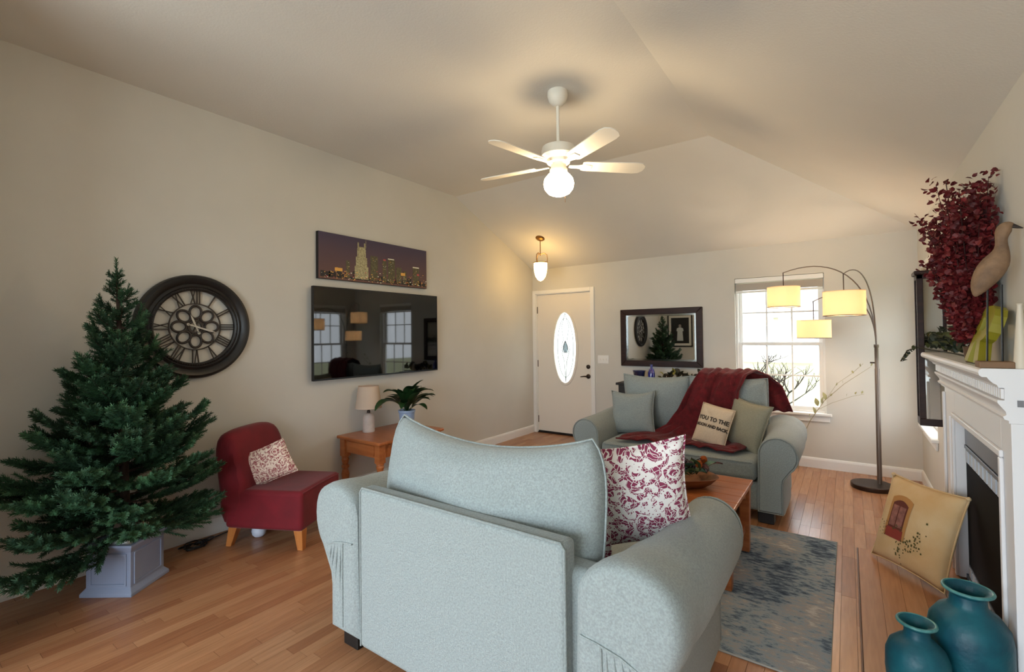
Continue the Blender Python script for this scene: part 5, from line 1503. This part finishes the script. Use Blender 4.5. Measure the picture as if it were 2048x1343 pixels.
# ------------------------------------------------------------------ hearth: printed pillow and turquoise jars
def build_hearth():
    w, h, tt = 0.486, 0.53, 0.15
    right = Vector((0.62, -0.785, 0.004)).normalized()
    back = Vector((0.40, 0.285, 0)).normalized()
    up = Vector((0.239, 0.194, 0.951)).normalized()
    base = Vector((0.262, 3.672, 0.014))
    o = Vector((0.312, 3.694, 0.281))
    LIN = mat('tan_linen', (214, 188, 146), 0.9, rgb2=(202, 166, 116), var_scale=5, bump=0.2, bump_scale=300)
    root = throw_pillow('hearth_pillow', 'tan linen pillow printed with shuttered window, leaning at the fireplace', LIN, w, h, tt, o, right, up, 0.06, 0, None, 0.0, 7)
    def decal(name, cells, mtl, off=0.004, n=1):
        mb = MB()
        for (u0, u1, v0, v1) in cells:
            mb.grid(3, max(2, int((v1 - v0) * 16)), lambda a, b: (lambda p: (p[0], p[1], p[2] + off))(pillow_point(u0 + (u1 - u0) * a, v0 + (v1 - v0) * b, w, h, tt, 1, 0.06)))
        ob = mb.build(name, mtl, root); ob['kind'] = 'stuff'
        return ob
    T = 16
    def arch(u0, u1, v0, v1):
        out = []
        for k in range(T):
            a = u0 + (u1 - u0) * k / T; b = u0 + (u1 - u0) * (k + 1) / T; m = (a + b) / 2; f = (2 * (m - u0) / (u1 - u0) - 1)
            out.append((a, b, v0, v1 - 0.10 * (f * f)))
        return out
    decal('printed_arch', arch(-0.58, 0.06, -0.42, 0.62), mat('print_ochre', (176, 126, 72), 0.9), 0.003)
    decal('printed_window_frame', arch(-0.49, -0.03, -0.36, 0.50), mat('print_brown', (96, 46, 36), 0.9), 0.0045)
    decal('printed_shutters', [(-0.455, -0.275, -0.14, 0.36), (-0.245, -0.065, -0.14, 0.36)], mat('print_mauve', (140, 92, 82), 0.9, var=0.3, var_scale=40), 0.006)
    decal('printed_flower_box', [(-0.52, 0.0, -0.42, -0.19)], mat('print_brick', (136, 52, 42), 0.9), 0.0055)
    rnd = random.Random(6)
    leaves = []
    for k in range(70):
        f = rnd.random()
        u = -0.10 + 0.62 * f + rnd.gauss(0, 0.05); v = -0.62 + 0.45 * f + rnd.gauss(0, 0.13)
        s = rnd.uniform(0.018, 0.045); leaves.append((u, u + s, v, v + s))
    for k in range(22):
        u, v = rnd.uniform(-0.80, -0.48), rnd.uniform(-0.45, -0.1); s = rnd.uniform(0.012, 0.03); leaves.append((u, u + s, v, v + s))
    for k in range(10):
        u, v = rnd.uniform(-0.42, -0.05), rnd.uniform(-0.22, -0.10); s = 0.025; leaves.append((u, u + s, v, v + s))
    decal('printed_vine', leaves, mat('print_vine', (78, 74, 36), 0.9), 0.0065)
    for (u, v) in ((-1, 1), (1, 1)):
        p = pillow_point(u * 0.985, v * 0.985, w, h, tt, 1, 0.06)
        MB().lathe([(0.001, -0.012), (0.009, -0.008), (0.012, 0), (0.009, 0.008), (0.001, 0.012)], 12, c=p).build('corner_knot', LIN, root, smooth=60)
    TQ = mat('turquoise_glaze', (18, 92, 104), 0.45, rgb2=(12, 62, 78), var_scale=9, bump=0.35, bump_scale=25, spec=0.35)
    RIM = mat('worn_turquoise_rim', (90, 150, 148), 0.4, rgb2=(30, 96, 100), var_scale=30)
    for lab, x, y, s, prof in (
        ('larger turquoise glazed jar on the hearth behind the smaller one', 0.372, 2.615, 1.0, [(0.001, 0.0), (0.085, 0.0), (0.098, 0.01), (0.122, 0.06), (0.130, 0.13), (0.130, 0.22), (0.122, 0.27), (0.095, 0.312), (0.068, 0.33), (0.058, 0.345), (0.056, 0.38)]),
        ('smaller turquoise glazed jar on the hearth by the larger one', 0.198, 2.448, 1.0, [(0.001, 0.0), (0.070, 0.0), (0.082, 0.01), (0.098, 0.05), (0.102, 0.10), (0.100, 0.165), (0.088, 0.20), (0.062, 0.226), (0.046, 0.238), (0.041, 0.25), (0.040, 0.272)])):
        t = thing('glazed_jar', lab, 'jar', (x, y, 0.0128))
        rn, zt = prof[-1]
        inner = [(rn + 0.020, zt + 0.014), (rn + 0.022, zt + 0.022), (rn + 0.014, zt + 0.026), (rn - 0.006, zt + 0.012), (rn - 0.010, zt - 0.03), (rn + 0.02, zt - 0.10), (0.001, zt - 0.13)]
        MB().lathe(prof + inner, 40).build('jar_body', TQ, t, smooth=50)
        r2, z2 = rn + 0.019, zt + 0.0215
        MB().tube([(r2 * math.cos(2 * PI * k / 36), r2 * math.sin(2 * PI * k / 36), z2) for k in range(36)], 0.0065, 8, closed=True).build('rolled_rim', RIM, t, smooth=60)
build_hearth()

# ------------------------------------------------------------------ small things
def build_small():
    # portrait on the return wall, seen in the mirror
    t = thing('framed_portrait', 'black framed portrait with white mat, seen only in mirror', 'picture', (-3.36, 0.14, 1.53), PI)
    hw, hh = 0.30, 0.40
    MB().ringprism([(-hw, -hh), (hw, -hh), (hw, hh), (-hw, hh)], [(-hw + 0.03, -hh + 0.03), (hw - 0.03, -hh + 0.03), (hw - 0.03, hh - 0.03), (-hw + 0.03, hh - 0.03)], lambda a, b, d: (a, d, b), -0.028, -0.001).build('frame', BLACK, t, bevel=0.003)
    MB().box(-hw + 0.03, hw - 0.03, -0.012, -0.004, -hh + 0.03, hh - 0.03).build('mat_board', mat('mat_white', (226, 224, 218), 0.8), t)
    MB().box(-hw + 0.085, hw - 0.085, -0.0135, -0.0125, -hh + 0.085, hh - 0.085).build('dark_print', mat('portrait_dark', (24, 24, 26), 0.6), t)
    GR = mat('portrait_pale', (196, 200, 202), 0.7); GR2 = mat('portrait_face', (150, 142, 138), 0.7)
    fl = lambda a, b, d: (a, d, b)
    MB().prism([(-0.075, -0.25), (0.075, -0.25), (0.06, -0.02), (0.085, -0.01), (0.075, 0.05), (0.03, 0.075), (-0.03, 0.075), (-0.075, 0.05), (-0.085, -0.01), (-0.06, -0.02)], fl, -0.0148, -0.0138).build('printed_dress', GR, t)
    MB().prism([(0.032 * math.cos(2 * PI * k / 16), 0.112 + 0.04 * math.sin(2 * PI * k / 16)) for k in range(16)], fl, -0.0148, -0.0138).build('printed_face', GR2, t)
    # cable heap on the floor behind the chair
    rnd = random.Random(12)
    pts = []
    for k in range(70):
        a = k * 0.42; r = 0.055 + 0.03 * math.sin(k * 0.9)
        pts.append((-3.74 + r * math.cos(a) * 0.8, 1.40 + r * 1.3 * math.sin(a) + 0.0008 * k, 0.006 + 0.02 * abs(math.sin(k * 0.37))))
    pts += [(-3.78, 1.52, 0.006), (-3.82, 1.66, 0.006), (-3.85, 1.9, 0.006)]
    c = MB().tube(pts, 0.004, 6).build('power_cable', BLACK, None, smooth=60)
    tag(c, 'tangled black cable on the floor between tree and burgundy chair', 'cable')
    b = thing('white_canister', 'small white rounded canister on the floor under burgundy chair', 'canister', (-3.55, 1.77, 0.0))
    MB().lathe([(0.001, 0.0), (0.03, 0.004), (0.045, 0.02), (0.05, 0.045), (0.045, 0.07), (0.03, 0.085), (0.001, 0.09)], 24).build('shell', mat('pale_plastic', (206, 214, 232), 0.4), b, smooth=60)
    MB().lathe([(0.012, 0.088), (0.012, 0.098), (0.001, 0.099)], 14).build('cap', mat('grey_cap', (120, 124, 134), 0.5), b, smooth=50)
build_small()
